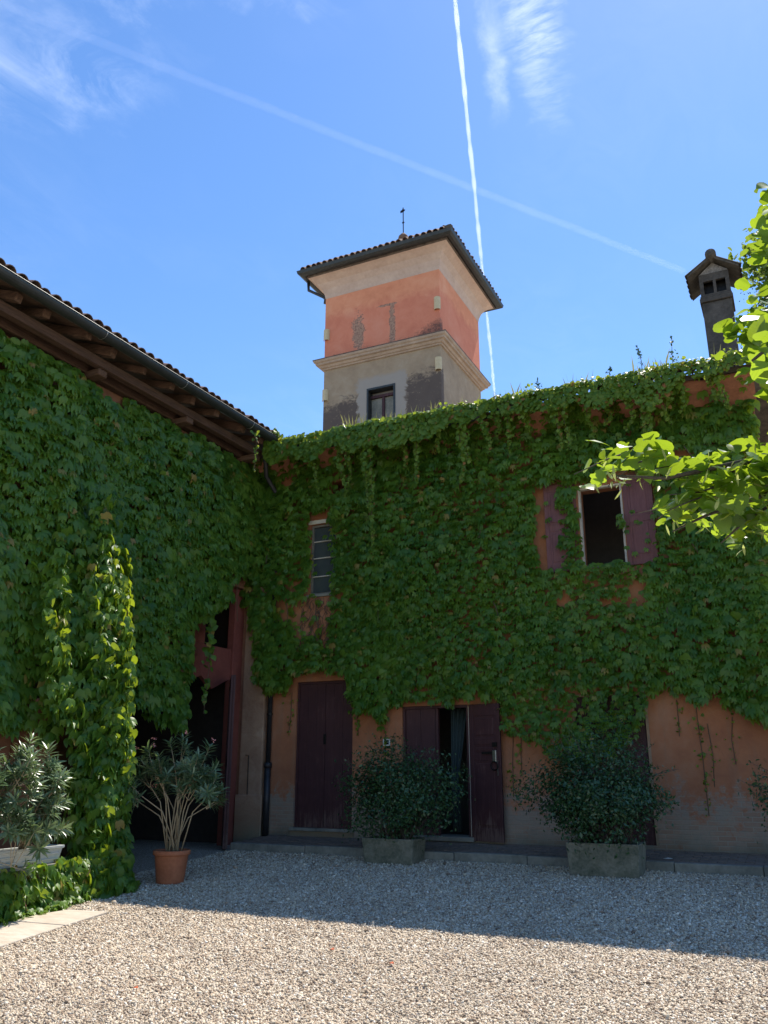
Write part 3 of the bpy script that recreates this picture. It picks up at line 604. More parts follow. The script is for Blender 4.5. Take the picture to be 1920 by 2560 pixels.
MB().box(0.28, 0.52, -0.055, -0.026, 1.735, 1.775, LM).build('bolt', 'iron', d2)
MB().box(0.51, 0.585, -0.06, -0.026, 1.60, 1.80, LM).build('lock', 'steel', d2, bevel=0.006)
kr = MB().tube([LM @ Vector((0.55+0.075*math.cos(a), -0.07, 1.53+0.075*math.sin(a))) for a in np.linspace(0, 2*PI, 17)], 0.011, 6); kr.build('ring_handle', 'iron', d2, smooth=True)
MB().box(0.60, 0.615, -0.05, -0.03, 1.36, 1.62, LM).build('key', 'steel', d2)
MB().box(0.50, 0.60, -0.045, -0.026, 1.86, 1.94, LM).build('latch', 'iron', d2)
cu = MB(); nn = 26
for i in range(nn):
    t = i/(nn-1); fold = 0.035*math.sin(t*24)
    for z, sp, sh in ((2.60, 0.44, 0.0), (1.9, 0.32, -0.01), (1.3, 0.20, -0.02), (0.34, 0.24, 0.0)): cu.v.append((4.42+sh+t*sp*0.8, 0.55+fold*(1 if z > 2 else 0.7), z))
cu.f = [(i*4+k, (i+1)*4+k, (i+1)*4+k+1, i*4+k+1) for i in range(nn-1) for k in range(3)]
sd = cu.build('curtain', 'curtain', d2, smooth=True); md = sd.modifiers.new('solid', 'SOLIDIFY'); md.thickness = 0.006
MB().box(3.56, 5.06, -0.10, 0.34, 0.22, 0.297).build('threshold', 'kerb', fh, bevel=0.01)
# third door half hidden behind the ivy
d3 = frame_of(DOOR_H, 0.05, 0.0, 0.14).build('door', 'pier', fh); d3['label'] = 'brown door behind ivy and the large planter shrub'
for k in range(4):
    wd = (DOOR_H[1]-DOOR_H[0]-0.124)/4; MB().box(DOOR_H[0]+0.062+k*wd+0.002, DOOR_H[0]+0.062+(k+1)*wd-0.002, 0.04, 0.08, DOOR_H[2]+0.004, DOOR_H[3]-0.064).build('board', 'maroon', d3, bevel=0.005)
# windows
def window(h, label, bars, panes=True):
    wn = frame_of(h, 0.045, 0.06, 0.14); wn.box(h[0]+0.046, h[1]-0.046, 0.06, 0.14, h[2]+0.002, h[2]+0.045); wn = wn.build('window', 'kerb', fh); wn['label'] = label
    zs = [h[2]+0.045] + [h[2]+q*(h[3]-h[2]) for q in bars] + [h[3]-0.045]
    for z in zs[1:-1]: MB().box(h[0]+0.046, h[1]-0.046, 0.07, 0.12, z-0.010, z+0.010).build('glazing_bar', 'paleframe', wn)
    for a, b in zip(zs, zs[1:]):
        if panes: MB().box(h[0]+0.046, h[1]-0.046, 0.095, 0.101, a+0.015, b-0.015).build('pane', 'glass', wn)
    MB().box(h[0]-0.05, h[1]+0.05, -0.05, 0.055, h[2]-0.06, h[2]-0.003).build('sill', 'kerb', wn, bevel=0.01)
    return wn
window(WIN_L, 'narrow glazed window in the ivy near the corner', (0.26, 0.52, 0.76))
wr = frame_of(WIN_R, 0.04, 0.02, 0.12).build('window', 'paleframe', fh); wr['label'] = 'dark open window between maroon shutters'
MB().box(WIN_R[0]-0.04, WIN_R[1]+0.04, -0.07, 0.12, WIN_R[2]-0.05, WIN_R[2]-0.003).build('sill', 'paleframe', wr, bevel=0.008)
MB().box(WIN_L[0]-0.05, WIN_L[1]+0.05, -0.04, -0.003, WIN_L[3]+0.002, WIN_L[3]+0.09).build('lintel', 'paleframe', fh, bevel=0.01)
for hx, sgn in ((WIN_R[0]-0.03, -1), (WIN_R[1]+0.03, 1)):
    LM2 = Matrix.Translation((hx, -0.055, 0)) @ Matrix.Rotation(math.radians(-4 if sgn > 0 else 4), 4, 'Z') @ Matrix.Diagonal((sgn, 1, 1, 1))
    leaf_panelled('shutter', 0.60 if sgn < 0 else 0.53, 4.99, 6.70, [(4.99, 5.13), (5.78, 5.90), (6.56, 6.70)], 'shutter', fh, LM2, 0.045, 0.075)
# dead stems under the small window
dm = MB(); rr = random.Random(3)
for k in range(150):
    x = rr.uniform(1.28, 2.12); z = rr.uniform(4.0, 5.02); pts = [(x, -0.01, z)]
    for j in range(3): x += rr.uniform(-0.06, 0.06); z -= rr.uniform(0.02, 0.10); pts.append((x, -rr.uniform(0.01, 0.06), z))
    dm.tube(pts, 0.005, 3, False)
dm.build('dead_stems', 'dead', fh, fix=False)['kind'] = 'stuff'

# small framed box on the wall between the doors
wb = root('wall_box', (3.29, 0, 1.97), 'small white framed grey box on orange wall between the doors', 'bell box')
f = MB(); f.box(3.215, 3.365, -0.03, -0.003, 1.905, 1.925); f.box(3.215, 3.365, -0.03, -0.003, 2.015, 2.035); f.box(3.215, 3.235, -0.03, -0.003, 1.9255, 2.0145); f.box(3.345, 3.365, -0.03, -0.003, 1.9255, 2.0145); f.build('frame', 'white', wb, bevel=0.003)
MB().box(3.2355, 3.3445, -0.018, -0.003, 1.9255, 2.0145).build('panel', 'greypanel', wb); MB().box(3.29, 3.335, -0.022, -0.0185, 1.935, 1.965).build('slot', 'iron', wb); MB().box(3.245, 3.335, -0.022, -0.0185, 1.985, 1.997).build('slot', 'iron', wb)

# ================================================================== CARRIAGE BARN (left)
cb = root('carriage_barn', (-2, -6, 0), 'ivy covered barn with timber eaves and wide red gateway', 'barn')
GATE = (-4.3, -0.12, -1.0, 5.25)
w = MB(); wall_panel(w, lambda u, z, t: (t, u, z), -16.0, -0.003, -1.2, 8.10, -0.02, -0.5, [GATE]); w.build('wall', 'brown_render', cb, fix=False)
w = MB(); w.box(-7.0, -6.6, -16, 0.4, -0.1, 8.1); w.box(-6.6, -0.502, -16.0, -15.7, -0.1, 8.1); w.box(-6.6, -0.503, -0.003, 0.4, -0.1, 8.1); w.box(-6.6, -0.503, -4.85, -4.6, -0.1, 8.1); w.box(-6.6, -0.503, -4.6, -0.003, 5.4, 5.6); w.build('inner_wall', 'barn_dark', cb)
# red timber gate screen with rectangular light and scalloped lower edge
gx0, gx1 = -0.30, -0.18
g = MB().box(gx0, gx1+0.05, -0.46, -0.122, 0.0, 5.24).build('gate', 'redwood', cb, bevel=0.01); g['label'] = 'red painted gate frame with scalloped transom'
g1 = MB().box(gx0, gx1, -4.29, -0.462, 4.95, 5.24); g1.build('top_rail', 'redwood', g)
low = [(-0.462, 3.92), (-0.462, 3.28)]
for k in range(4):
    c0 = -0.462 - k*0.96
    low += [(c0-0.96*t, 3.28 - 0.30*math.sin(PI*t/2)**1.3 if t < 0.5 else 3.28 - 0.30*math.sin(PI*t/2)**1.3) for t in np.linspace(0.08, 0.62, 7)]
    low += [(c0-0.96*t, 3.06 + 0.22*((t-0.62)/0.38)) for t in (0.75, 0.9, 1.0)]
low += [(-4.29, 3.92)]
MB().prism(low, lambda u, v, t: (t, u, v), gx0+0.01, gx1-0.01).build('transom', 'redwood', g)
for y in (-1.56, -2.66, -3.76): MB().box(gx0+0.003, gx1-0.003, y-0.17, y+0.17, 3.922, 4.949).build('mullion', 'redwood', g)
MB().box(-2.4, -2.0, -3.9, -3.5, 0, 5.39).build('post', 'brown_render', cb)
GL = Matrix.Translation((-0.10, -0.50, 0)) @ Matrix.Rotation(math.atan2(-0.80, 0.62), 4, 'Z')
leaf_panelled('gate_leaf', 1.02, 0.03, 3.27, [(0.03, 0.3), (1.5, 1.7), (3.05, 3.27)], 'maroon', g, GL, 0.09, 0.12)
# eaves: wall plate, rafters, boards, gutter, tiles
RB = 0.36
ez = lambda x: 8.48 - (x-0.74)*RB
MB().box(-0.30, 0.14, -16.0, -0.10, 8.103, 8.36).build('wall_plate', 'timber_y', cb, bevel=0.02)
MB().beam((0.40, -16, 8.23), (0.40, -0.15, 8.23), 0.15, 0.17).build('purlin', 'timber_y', cb, bevel=0.015)
rr = random.Random(21); y = -10.6
while y < -0.4:
    dz = rr.uniform(-0.03, 0.02); sk = rr.uniform(-0.12, 0.12)
    MB().beam((-0.5, y-sk, ez(-0.5)-0.16+dz), (0.76+rr.uniform(-0.08, 0.03), y+sk, ez(0.74)-0.10+dz), rr.uniform(0.09, 0.15), rr.uniform(0.12, 0.18)).build('rafter', 'timber', cb, bevel=0.018)
    if rr.random() < 0.55: MB().box(0.0, rr.uniform(0.36, 0.55), y+0.03, y+0.24, 8.02, 8.142).build('corbel_block', 'timber', cb, bevel=0.02)
    y += rr.uniform(0.62, 0.86)
for k in range(5):
    x0 = -0.35+k*0.23
    MB().add([(x0, -16, ez(x0)), (x0+0.225, -16, ez(x0+0.225)), (x0+0.225, 2.6, ez(x0+0.225)), (x0, 2.6, ez(x0))] + [(x0, -16, ez(x0)+0.03), (x0+0.225, -16, ez(x0+0.225)+0.03), (x0+0.225, 2.6, ez(x0+0.225)+0.03), (x0, 2.6, ez(x0)+0.03)],
             [(0, 1, 2, 3), (7, 6, 5, 4), (0, 4, 5, 1), (1, 5, 6, 2), (2, 6, 7, 3), (3, 7, 4, 0)]).build('board', 'plank', cb)
w = MB().prism([(0.78, ez(0.78)+0.035), (-3.4, ez(-3.4)+0.035), (-7.6, ez(0.78)+0.035), (-7.6, ez(0.78)+0.07), (-3.4, ez(-3.4)+0.10), (0.78, ez(0.78)+0.075)], lambda u, v, t: (u, t, v), -16.0, 2.6)
broof = w.build('roof', 'tile_dark', cb)
tile_row(tile_mesh(0.122, 0.10, mat='tile'), broof, (0.83, -10.3, 8.565), (0, 1, 0), (-1, 0), 45, 0.222, 2, RB, 0.018)
gt = MB(); n_ = 10
for y in (-16.0, -0.42):
    for r in (0.112, 0.104):
        for j in range(n_+1): a = PI + PI*j/n_; gt.v.append((0.89+r*math.cos(a), y, 8.475+r*math.sin(a)))
q = n_+1
for j in range(n_): gt.f += [(j, j+1, 2*q+j+1, 2*q+j), (q+j, 3*q+j, 3*q+j+1, q+j+1)]
gt.f += [(0, 2*q, 3*q, q), (n_, q+n_, 3*q+n_, 2*q+n_)] + [(j, q+j, q+j+1, j+1) for j in range(n_)] + [(2*q+j, 2*q+j+1, 3*q+j+1, 3*q+j) for j in range(n_)]
gt.tube([(1.0, -16, 8.478), (1.0, -0.42, 8.478)], 0.011, 6); gt.build('gutter', 'gutter', cb, smooth=False)
for y in (-8.2, -6.0, -3.9, -1.7): MB().tube([(0.89+0.116*math.cos(a), y, 8.475+0.116*math.sin(a)) for a in np.linspace(PI, 2*PI, 12)], 0.006, 5).build('gutter_bracket', 'steel', cb)

# low planting wall along the barn
lw_ = root('low_wall', (1.0, -7.5, -0.4), 'low brown wall under the flower trough at the left edge', 'wall')
MB().box(0.62, 1.26, -12, -5.50, -0.9, 0.22).build('wall_body', 'brown_render', lw_, bevel=0.03)
MB().box(0.58, 1.30, -12, -5.47, 0.222, 0.262).build('coping', 'kerb', lw_, bevel=0.01)
MB().box(-0.018, 0.42, -6.05, -5.62, -0.5, 2.5).build('pilaster', 'brown_render', cb, bevel=0.03)

# ================================================================== TOWER
tw = root('tower', (-1.75, 12.1, 0), 'salmon and grey stucco tower with hipped tile roof rising behind', 'tower')
TX0, TX1, TY0, TY1 = -4.17, 0.63, 10.0, 14.3
TW = (-2.33, -1.17, 12.6, 14.90)
w = MB(); wall_panel(w, lambda u, z, t: (u, t, z), TX0, TX1, 0, 16.02, TY0, TY0+0.5, [TW]); w.build('lower_wall', 'beige', tw, fix=False)
w = MB(); w.box(TX1-0.5, TX1-0.001, TY0+0.502, TY1, 0, 16.02); w.box(TX0+0.001, TX0+0.5, TY0+0.502, TY1, 0, 16.02); w.box(TX0+0.502, TX1-0.502, TY1-0.5, TY1-0.003, 0, 16.02); w.build('side_wall', 'beige', tw)
def loft(mb, rings):
    """rings: list of (dx, z): rectangle of the tower grown by dx at height z"""
    k = len(mb.v)
    for dx, z in rings: mb.v += [(TX0-dx, TY0-dx, z), (TX1+dx, TY0-dx, z), (TX1+dx, TY1+dx, z), (TX0-dx, TY1+dx, z)]
    for i in range(len(rings)-1):
        for j in range(4): mb.f.append((k+i*4+j, k+i*4+(j+1) % 4, k+(i+1)*4+(j+1) % 4, k+(i+1)*4+j))
    return mb
loft(MB(), [(0.0, 16.021), (0.06, 16.03), (0.07, 16.09), (0.12, 16.10), (0.16, 16.18), (0.24, 16.20), (0.25, 16.27), (0.30, 16.30), (0.33, 16.37)]).build('string_course', 'moulding', tw)
loft(MB(), [(0.33, 16.371), (0.335, 16.41), (0.28, 16.44), (-0.01, 16.56)]).build('ledge', 'lichen_top', tw)
loft(MB(), [(0.0, 16.40), (0.0, 19.17)]).build('upper_wall', 'salmon', tw)
loft(MB(), [(0.004, 19.15), (0.03, 19.30), (0.10, 19.52), (0.24, 19.74), (0.42, 19.88), (0.52, 19.93)]).build('cove', 'cove', tw)
loft(MB(), [(0.50, 19.925), (0.56, 19.94), (0.565, 20.03), (0.5, 20.05)]).build('eave_board', 'lichen_top', tw)
gr = MB(); loft(gr, [(0.567, 20.035), (0.62, 19.985), (0.74, 19.98), (0.83, 20.04), (0.86, 20.16), (0.84, 20.16), (0.80, 20.06), (0.72, 20.01), (0.63, 20.01), (0.57, 20.06)]); gr.build('gutter', 'gutter', tw)
k = loft(MB(), [(0.72, 20.12), (0.66, 20.16)])
apx = ((TX0+TX1)/2, (TY0+TY1)/2, 22.15); k.v.append(apx); n0 = len(k.v)-1; k.f += [(4+j, 4+(j+1) % 4, n0) for j in range(4)]; troof = k.build('roof', 'tile_dark', tw)
TP = (22.15-20.14)/((TY1-TY0)/2+0.70)
tile_row(TILE_C, troof, (TX0-0.60, TY0-0.80, 20.20), (1, 0, 0), (0, 1), 25, 0.244, 1, TP, 0.012)
tile_row(TILE_C, troof, (TX1+0.80, TY0-0.55, 20.20), (0, 1, 0), (-1, 0), 23, 0.244, 1, TP, 0.012)
MB().tube([(TX1+0.78, TY0-0.78, 20.20), apx], [0.13, 0.10], 8).build('hip_tile', 'tile_dark', troof, smooth=True)
MB().tube([(TX0-0.72, TY0-0.72, 20.20), apx], [0.11, 0.10], 8).build('hip_tile', 'tile_dark', troof, smooth=True)
fb = MB(); fb.lathe([(0.36, -0.25), (0.34, 0.0), (0.20, 0.10), (0.17, 0.35), (0.22, 0.38), (0.20, 0.48), (0.08, 0.62), (0.0, 0.66)], (apx[0], apx[1], 22.15), 16); fin = fb.build('finial', 'tile', tw, smooth=True)
MB().tube([(apx[0], apx[1], 22.7), (apx[0], apx[1], 24.05)], 0.022, 6).build('rod', 'iron', fin)
MB().prism([(-0.12, 0), (0.02, 0.03), (0.1, 0.1), (0.04, 0.13), (0.0, 0.22), (-0.05, 0.13), (-0.13, 0.1)], lambda u, v, t: (apx[0]+u, apx[1]+t, 23.82+v), -0.012, 0.012).build('vane', 'iron', fin)
MB().box(apx[0]-0.05, apx[0]+0.05, apx[1]-0.02, apx[1]+0.02, 23.3, 23.34).build('vane', 'iron', fin)
tn = MB(); a, b, c_, d_ = TW
tn.box(a+0.003, a+0.07, TY0-0.02, TY0+0.30, c_, d_-0.003); tn.box(b-0.07, b-0.003, TY0-0.02, TY0+0.30, c_, d_-0.003); tn.box(a+0.071, b-0.071, TY0-0.02, TY0+0.30, d_-0.08, d_-0.003); tn = tn.build('window', 'gutter', tw); tn['label'] = 'dark framed tower window above the ivy'
for (p, q_) in ((a+0.075, -1.80), (-1.70, b-0.075)):
    MB().box(p, q_, TY0+0.26, TY0+0.29, c_, d_-0.35).build('casement', 'kerb', tn)
MB().box(-1.80, -1.70, TY0+0.20, TY0+0.29, c_, d_-0.30).build('mullion', 'maroon', tn); MB().box(a+0.075, b-0.075, TY0+0.18, TY0+0.295, d_-0.345, d_-0.24).build('head_rail', 'maroon', tn); MB().box(a+0.075, b-0.075, TY0+0.31, TY0+0.33, c_, d_-0.1).build('blind', 'interior', tn)
for (x, z0, z1) in ((TX1-0.085, 17.47, 17.97), (TX1-0.085, 15.05, 15.53), (TX0+0.085, 17.3, 17.75), (TX0+0.085, 14.75, 15.2)):
    m = MB(); n_ = 8
    for z in (z0, z1):
        for r in (0.125, 0.105):
            for j in range(n_+1): an = PI + PI*j/n_; m.v.append((x+r*math.cos(an), TY0+0.0+r*math.sin(an), z))
    q = n_+1
    for j in range(n_): m.f += [(j, j+1, 2*q+j+1, 2*q+j), (q+j, 3*q+j, 3*q+j+1, q+j+1), (j, q+j, q+j+1, j+1), (2*q+j, 2*q+j+1, 3*q+j+1, 3*q+j)]
    m.build('corner_tile', 'pale_tile', tw)
MB().tube([(TX0-0.70, TY0-0.2, 20.0), (TX0-0.68, TY0-0.2, 19.62), (TX0-0.06, TY0+0.05, 19.25), (TX0-0.06, TY0+0.05, 19.0)], 0.06, 8).build('downspout', 'pipe', tw, smooth=True)

# ================================================================== IVY
def ivy_right():
    rng = np.random.default_rng(31); rt_ = root('ivy', (5, -0.2, 2.5), 'dark green ivy sheet covering the farmhouse wall around both windows', 'ivy')
    bot = [(-0.23, 5.0), (0.02, 4.68), (0.22, 3.96), (0.37, 2.98), (0.84, 2.82), (1.17, 2.95), (1.28, 3.22), (1.94, 3.26), (2.52, 3.19), (2.62, 2.60), (2.69, 2.49), (3.0, 2.38), (3.25, 2.12), (3.4, 2.36), (3.68, 2.60), (4.33, 2.58), (4.66, 2.46), (4.99, 2.62), (5.62, 2.62), (5.71, 2.05), (6.24, 1.75), (6.7, 1.5), (7.4, 1.45), (7.9, 1.7), (8.2, 2.05), (8.36, 2.56), (8.76, 2.57), (9.03, 2.33), (9.26, 2.44), (9.47, 2.45), (9.73, 2.2), (10.11, 2.02), (10.6, 1.9)]
    bx, bz = np.array(bot).T; N = 27500
    x = rng.uniform(-0.1, 10.55, N); z = rng.uniform(1.4, 8.14, N)
    low = np.interp(x, bx, bz) + 0.13
    keep = z > low + 0.06*np.sin(x*17)
    def hole(x0, x1, z0, z1, p=1.0, j=0.05):
        nonlocal keep
        e = j*wave(x*9, z*9, 3); inside = (x > x0+e) & (x < x1-e) & (z > z0+e) & (z < z1-e); keep = keep & ~(inside & (rng.random(N) < p))
    hole(7.34, 8.14, 5.06, 6.66); hole(6.50, 6.98, 4.99, 6.74, 0.99); hole(6.95, 7.36, 4.99, 6.7, 0.55, 0.12); hole(8.10, 8.76, 4.98, 6.72, 0.96, 0.06); hole(1.52, 2.10, 4.99, 6.78, 0.98, 0.04); hole(1.30, 2.05, 4.0, 5.05, 0.90, 0.12); hole(0.75, 1.22, 4.45, 5.02, 0.9, 0.14)
    hole(0.60, 1.25, 7.55, 8.2, 0.88, 0.14); hole(1.75, 2.5, 7.72, 8.2, 0.8, 0.12); hole(1.95, 2.42, 7.15, 7.6, 0.9, 0.04); hole(5.5, 5.95, 7.74, 8.1, 0.55, 0.14); hole(6.5, 7.05, 7.74, 8.2, 0.75, 0.14); hole(7.6, 8.05, 7.74, 8.1, 0.65, 0.12); hole(9.5, 10.6, 7.72, 8.3, 0.95, 0.1); hole(8.3, 8.75, 7.8, 8.2, 0.7, 0.1)
    hole(8.16, 8.44, 4.2, 4.6, 0.95, 0.08); hole(6.8, 7.1, 4.28, 4.5, 0.9, 0.06); hole(7.9, 8.2, 4.3, 4.7, 0.6, 0.08); hole(9.05, 9.4, 6.8, 7.05, 0.85, 0.06); hole(0.95, 1.3, 5.1, 5.4, 0.7, 0.06)
    thin = (wave(x*1.3, z*1.3, 9) > 0.72); keep &= ~(thin & (rng.random(N) < 0.2))
    x, z = x[keep], z[keep]; n = len(x)
    dep = 0.08 + 0.11*(1+wave(x*1.7, z*1.5, 12)) + 0.09*(1+wave(x*5, z*4, 13)); dep = np.clip(dep, 0.06, 0.42)
    off = dep*np.sqrt(rng.uniform(0.04, 1, n)); P = np.stack([x, -0.03-off-np.clip((z-7.75)*1.1, 0, 0.45), z], 1)
    tilt = rng.uniform(0.15, 0.95, n); nrm = np.stack([np.zeros(n), -np.cos(tilt), np.sin(tilt)], 1)
    R = frames(nrm, np.tile([0.0, -0.25, -1.0], (n, 1)), 0.24, 0.22, rng)
    size = rng.gamma(14, 0.0105, n).clip(0.07, 0.25) * (0.92+0.20*wave(x, z, 5)); size *= np.where((z < 2.9) & (x > 5.7) & (x < 8.4), 0.72, 1)
    sc = (off/dep)*(size/0.15)/np.linalg.norm(P-np.array(CAM), axis=1) + rng.uniform(0, 0.012, n)
    foliage(rt_, 'ivy', IVY, 'ivy', R, P, size, rng, 300, sc)
    rs = random.Random(14)
    for k in range(34):
        a, b = rs.uniform(0.3, 10.3), rs.uniform(3.4, 7.2); pts = [(a, -0.05, b)]
        for j in range(5): pts.append((pts[-1][0]+rs.uniform(-0.16, 0.16), -rs.uniform(0.12, 0.27), pts[-1][2]-rs.uniform(0.14, 0.30)))
        if any(6.4 < p[0] < 8.9 and 4.8 < p[2] < 6.9 for p in pts) or any(1.2 < p[0] < 2.2 and 4.9 < p[2] < 6.8 for p in pts) or pts[-1][2] < 2.9: continue
        MB().tube(pts, [0.012, 0.010, 0.009, 0.008, 0.006, 0.004], 5, False).build('stem', 'stem', rt_, smooth=True, fix=False)
    # climbing shoots that reach down the bare render
    for (sx, z0, z1, nl, sz) in ((9.05, 2.5, 0.75, 60, 0.055), (9.2, 2.2, 1.2, 26, 0.045), (8.75, 2.6, 2.0, 18, 0.06), (3.25, 2.2, 1.75, 26, 0.06), (5.85, 2.05, 1.0, 30, 0.05), (6.0, 2.0, 1.4, 16, 0.05), (2.66, 2.7, 2.1, 30, 0.07), (9.6, 2.3, 1.55, 16, 0.045), (1.10, 3.0, 2.2, 34, 0.06)):
        strand(rt_, [(sx, -0.02, z0), (sx+rng.uniform(-0.05, 0.05), -0.035, (z0+z1)/2), (sx+rng.uniform(-0.09, 0.09), -0.02, z1)], nl, sz, (0, -1, 0.3), rng, 'shoot', 0.09, 'ivy')
def strand(parent, pts, nl, size, nrm, rng, name='hanging_vine', spread=0.05, mat='ivy_young'):
    pts = np.array(pts, float); t = np.sort(rng.random(nl)); seg = np.linspace(0, 1, len(pts))
    P = np.stack([np.interp(t, seg, pts[:, k]) for k in range(3)], 1) + rng.normal(0, spread, (nl, 3))*(1.05-t)[:, None].clip(0.35, 1)
    nn = np.tile(np.array(nrm, float), (nl, 1)); R = frames(nn, np.tile([0.0, -0.1, -1.0], (nl, 1)), 0.45, 0.4, rng)
    sz = rng.normal(size, size*0.22, nl).clip(size*0.5) * (1.15-0.55*t)
    me = leaf_mesh(name, YOUNG, R, P, sz, rng.random(nl), mat); me.materials.append(MAT['stem'])
    st = MB().tube(list(map(tuple, pts)), [0.007]*len(pts), 4)
    bm = bmesh.new(); bm.from_mesh(me)
    vs = [bm.verts.new(v) for v in st.v]
    for f in st.f:
        try: bm.faces.new([vs[i] for i in f]).material_index = 1
        except ValueError: pass
    bm.to_mesh(me); bm.free()
    return link_mesh(name, me, parent)
ivy_right()

def ivy_roof():
    rng = np.random.default_rng(77); rt_ = root('ivy', (5, -0.7, 8.5), 'sunlit creeper spilling over the farmhouse roof edge in hanging strands', 'ivy')
    N = 7900; x = rng.uniform(0.72, 11.2, N)
    full = np.interp(x, [0.7, 1.2, 1.8, 2.6, 3.2, 5.0, 5.5, 6.1, 7.0, 9.2, 9.5, 10.2, 10.75], [1.0, 1.0, 0.8, 1.0, 1.0, 1.0, 0.45, 0.35, 0.8, 0.9, 0.45, 0.4, 0.6])
    k = rng.random(N) < full; x = x[k]; n = len(x)
    s = rng.uniform(0, 1, n)**0.9; drop = np.interp(x, [0.7, 1.0, 2.6, 4.0, 5.2, 5.8, 6.5, 8, 9.3, 9.6, 10.75], [0.25, 0.42, 0.38, 0.55, 0.5, 0.12, 0.3, 0.5, 0.5, 0.15, 0.2]) * (0.7+0.5*wave(x*3.1, x*0, 4))
    top = s < 0.42; u = np.where(top, s/0.42, (s-0.42)/0.58)
    th = rng.uniform(0.3, 1, n)*(0.13+0.05*wave(x*4, x*0+1, 6))
    y = np.where(top, -0.15-0.62*u, -0.80-th*0.8); z = np.where(top, slope_z(-0.15-0.62*u)+0.10+th*0.75, 8.33-u*(0.18+drop)+0.05)
    P = np.stack([x, y, z], 1); nrm = np.where(top[:, None], np.array([[0, -0.35, 1.0]]), np.array([[0, -1.0, 0.5]]))
    R = frames(nrm, np.tile([0.0, -0.55, -1.0], (n, 1)), 0.38, 0.35, rng)
    size = rng.normal(0.105, 0.022, n).clip(0.05, 0.16)*np.interp(x, [0, 4, 7, 10], [1.15, 1.05, 0.85, 0.75])
    n2 = 2500; x2 = rng.uniform(2.4, 11.2, n2); z2 = rng.uniform(0, 1, n2); P2 = np.stack([x2, -0.86+0.16*rng.random(n2), 8.30+0.14*z2*(0.75+0.35*wave(x2*3, x2*0, 15))], 1)
    R2 = frames(np.tile([0.0, -0.45, 0.9], (n2, 1)), np.tile([0.0, -0.75, -0.6], (n2, 1)), 0.42, 0.4, rng); s2 = rng.normal(0.085, 0.018, n2).clip(0.05, 0.13)*np.interp(x2, [0, 4, 7, 10], [1.15, 1.05, 0.85, 0.75])
    P = np.concatenate([P, P2]); R = np.concatenate([R, R2]); size = np.concatenate([size, s2]); top = np.concatenate([top, np.zeros(n2, bool)]); n = len(P)
    sc = np.where(top, 0.2, 1.0)*size + rng.uniform(0, 0.05, n)
    foliage(rt_, 'ivy_young', YOUNG, 'ivy_young', R, P, size, rng, 250, sc)
    n3 = 500; x3 = rng.uniform(1.0, 10.7, n3); c3 = wave(x3*7, x3*0, 71) > 0.35; x3 = x3[c3]; n3 = len(x3)
    link_mesh('upright_shoots', leaf_mesh('upright_shoots', YOUNG, frames(rng.normal(0, 1, (n3, 3)), np.tile([0.0, -0.4, -0.8], (n3, 1)), 0.3, 0.6, rng), np.stack([x3, -0.80+0.3*rng.random(n3), 8.40+0.20*rng.random(n3)**1.5], 1), rng.normal(0.06, 0.014, n3).clip(0.03), rng.random(n3), 'ivy_young'), rt_)['kind'] = 'stuff'
    rr = random.Random(5)
    spots = [(1.35, 0.55), (1.85, 1.05), (2.55, 1.15), (2.68, 1.0), (3.15, 1.75), (3.28, 2.35), (3.05, 1.1), (4.0, 0.8), (4.3, 1.15), (4.75, 0.55), (5.2, 1.3), (5.32, 0.9), (5.75, 0.75), (5.95, 0.45), (6.25, 0.85), (6.6, 0.5), (7.2, 0.95), (7.32, 0.95), (7.75, 0.65), (8.1, 0.6), (8.5, 0.75), (8.75, 1.05), (8.9, 1.0), (9.15, 0.8), (9.4, 0.6), (9.95, 0.45), (10.1, 0.65)]
    for (sx, L) in spots:
        y0 = -0.82; z0 = 8.17
        strand(rt_, [(sx, y0, z0), (sx+rr.uniform(-0.05, 0.05), y0+0.10, z0-L*0.4), (sx+rr.uniform(-0.08, 0.08), y0+0.22+0.03*L, z0-L*0.75), (sx+rr.uniform(-0.1, 0.1), y0+0.30, z0-L)], int(34+62*L), 0.085, (0, -1, 0.35), rng)
ivy_roof()

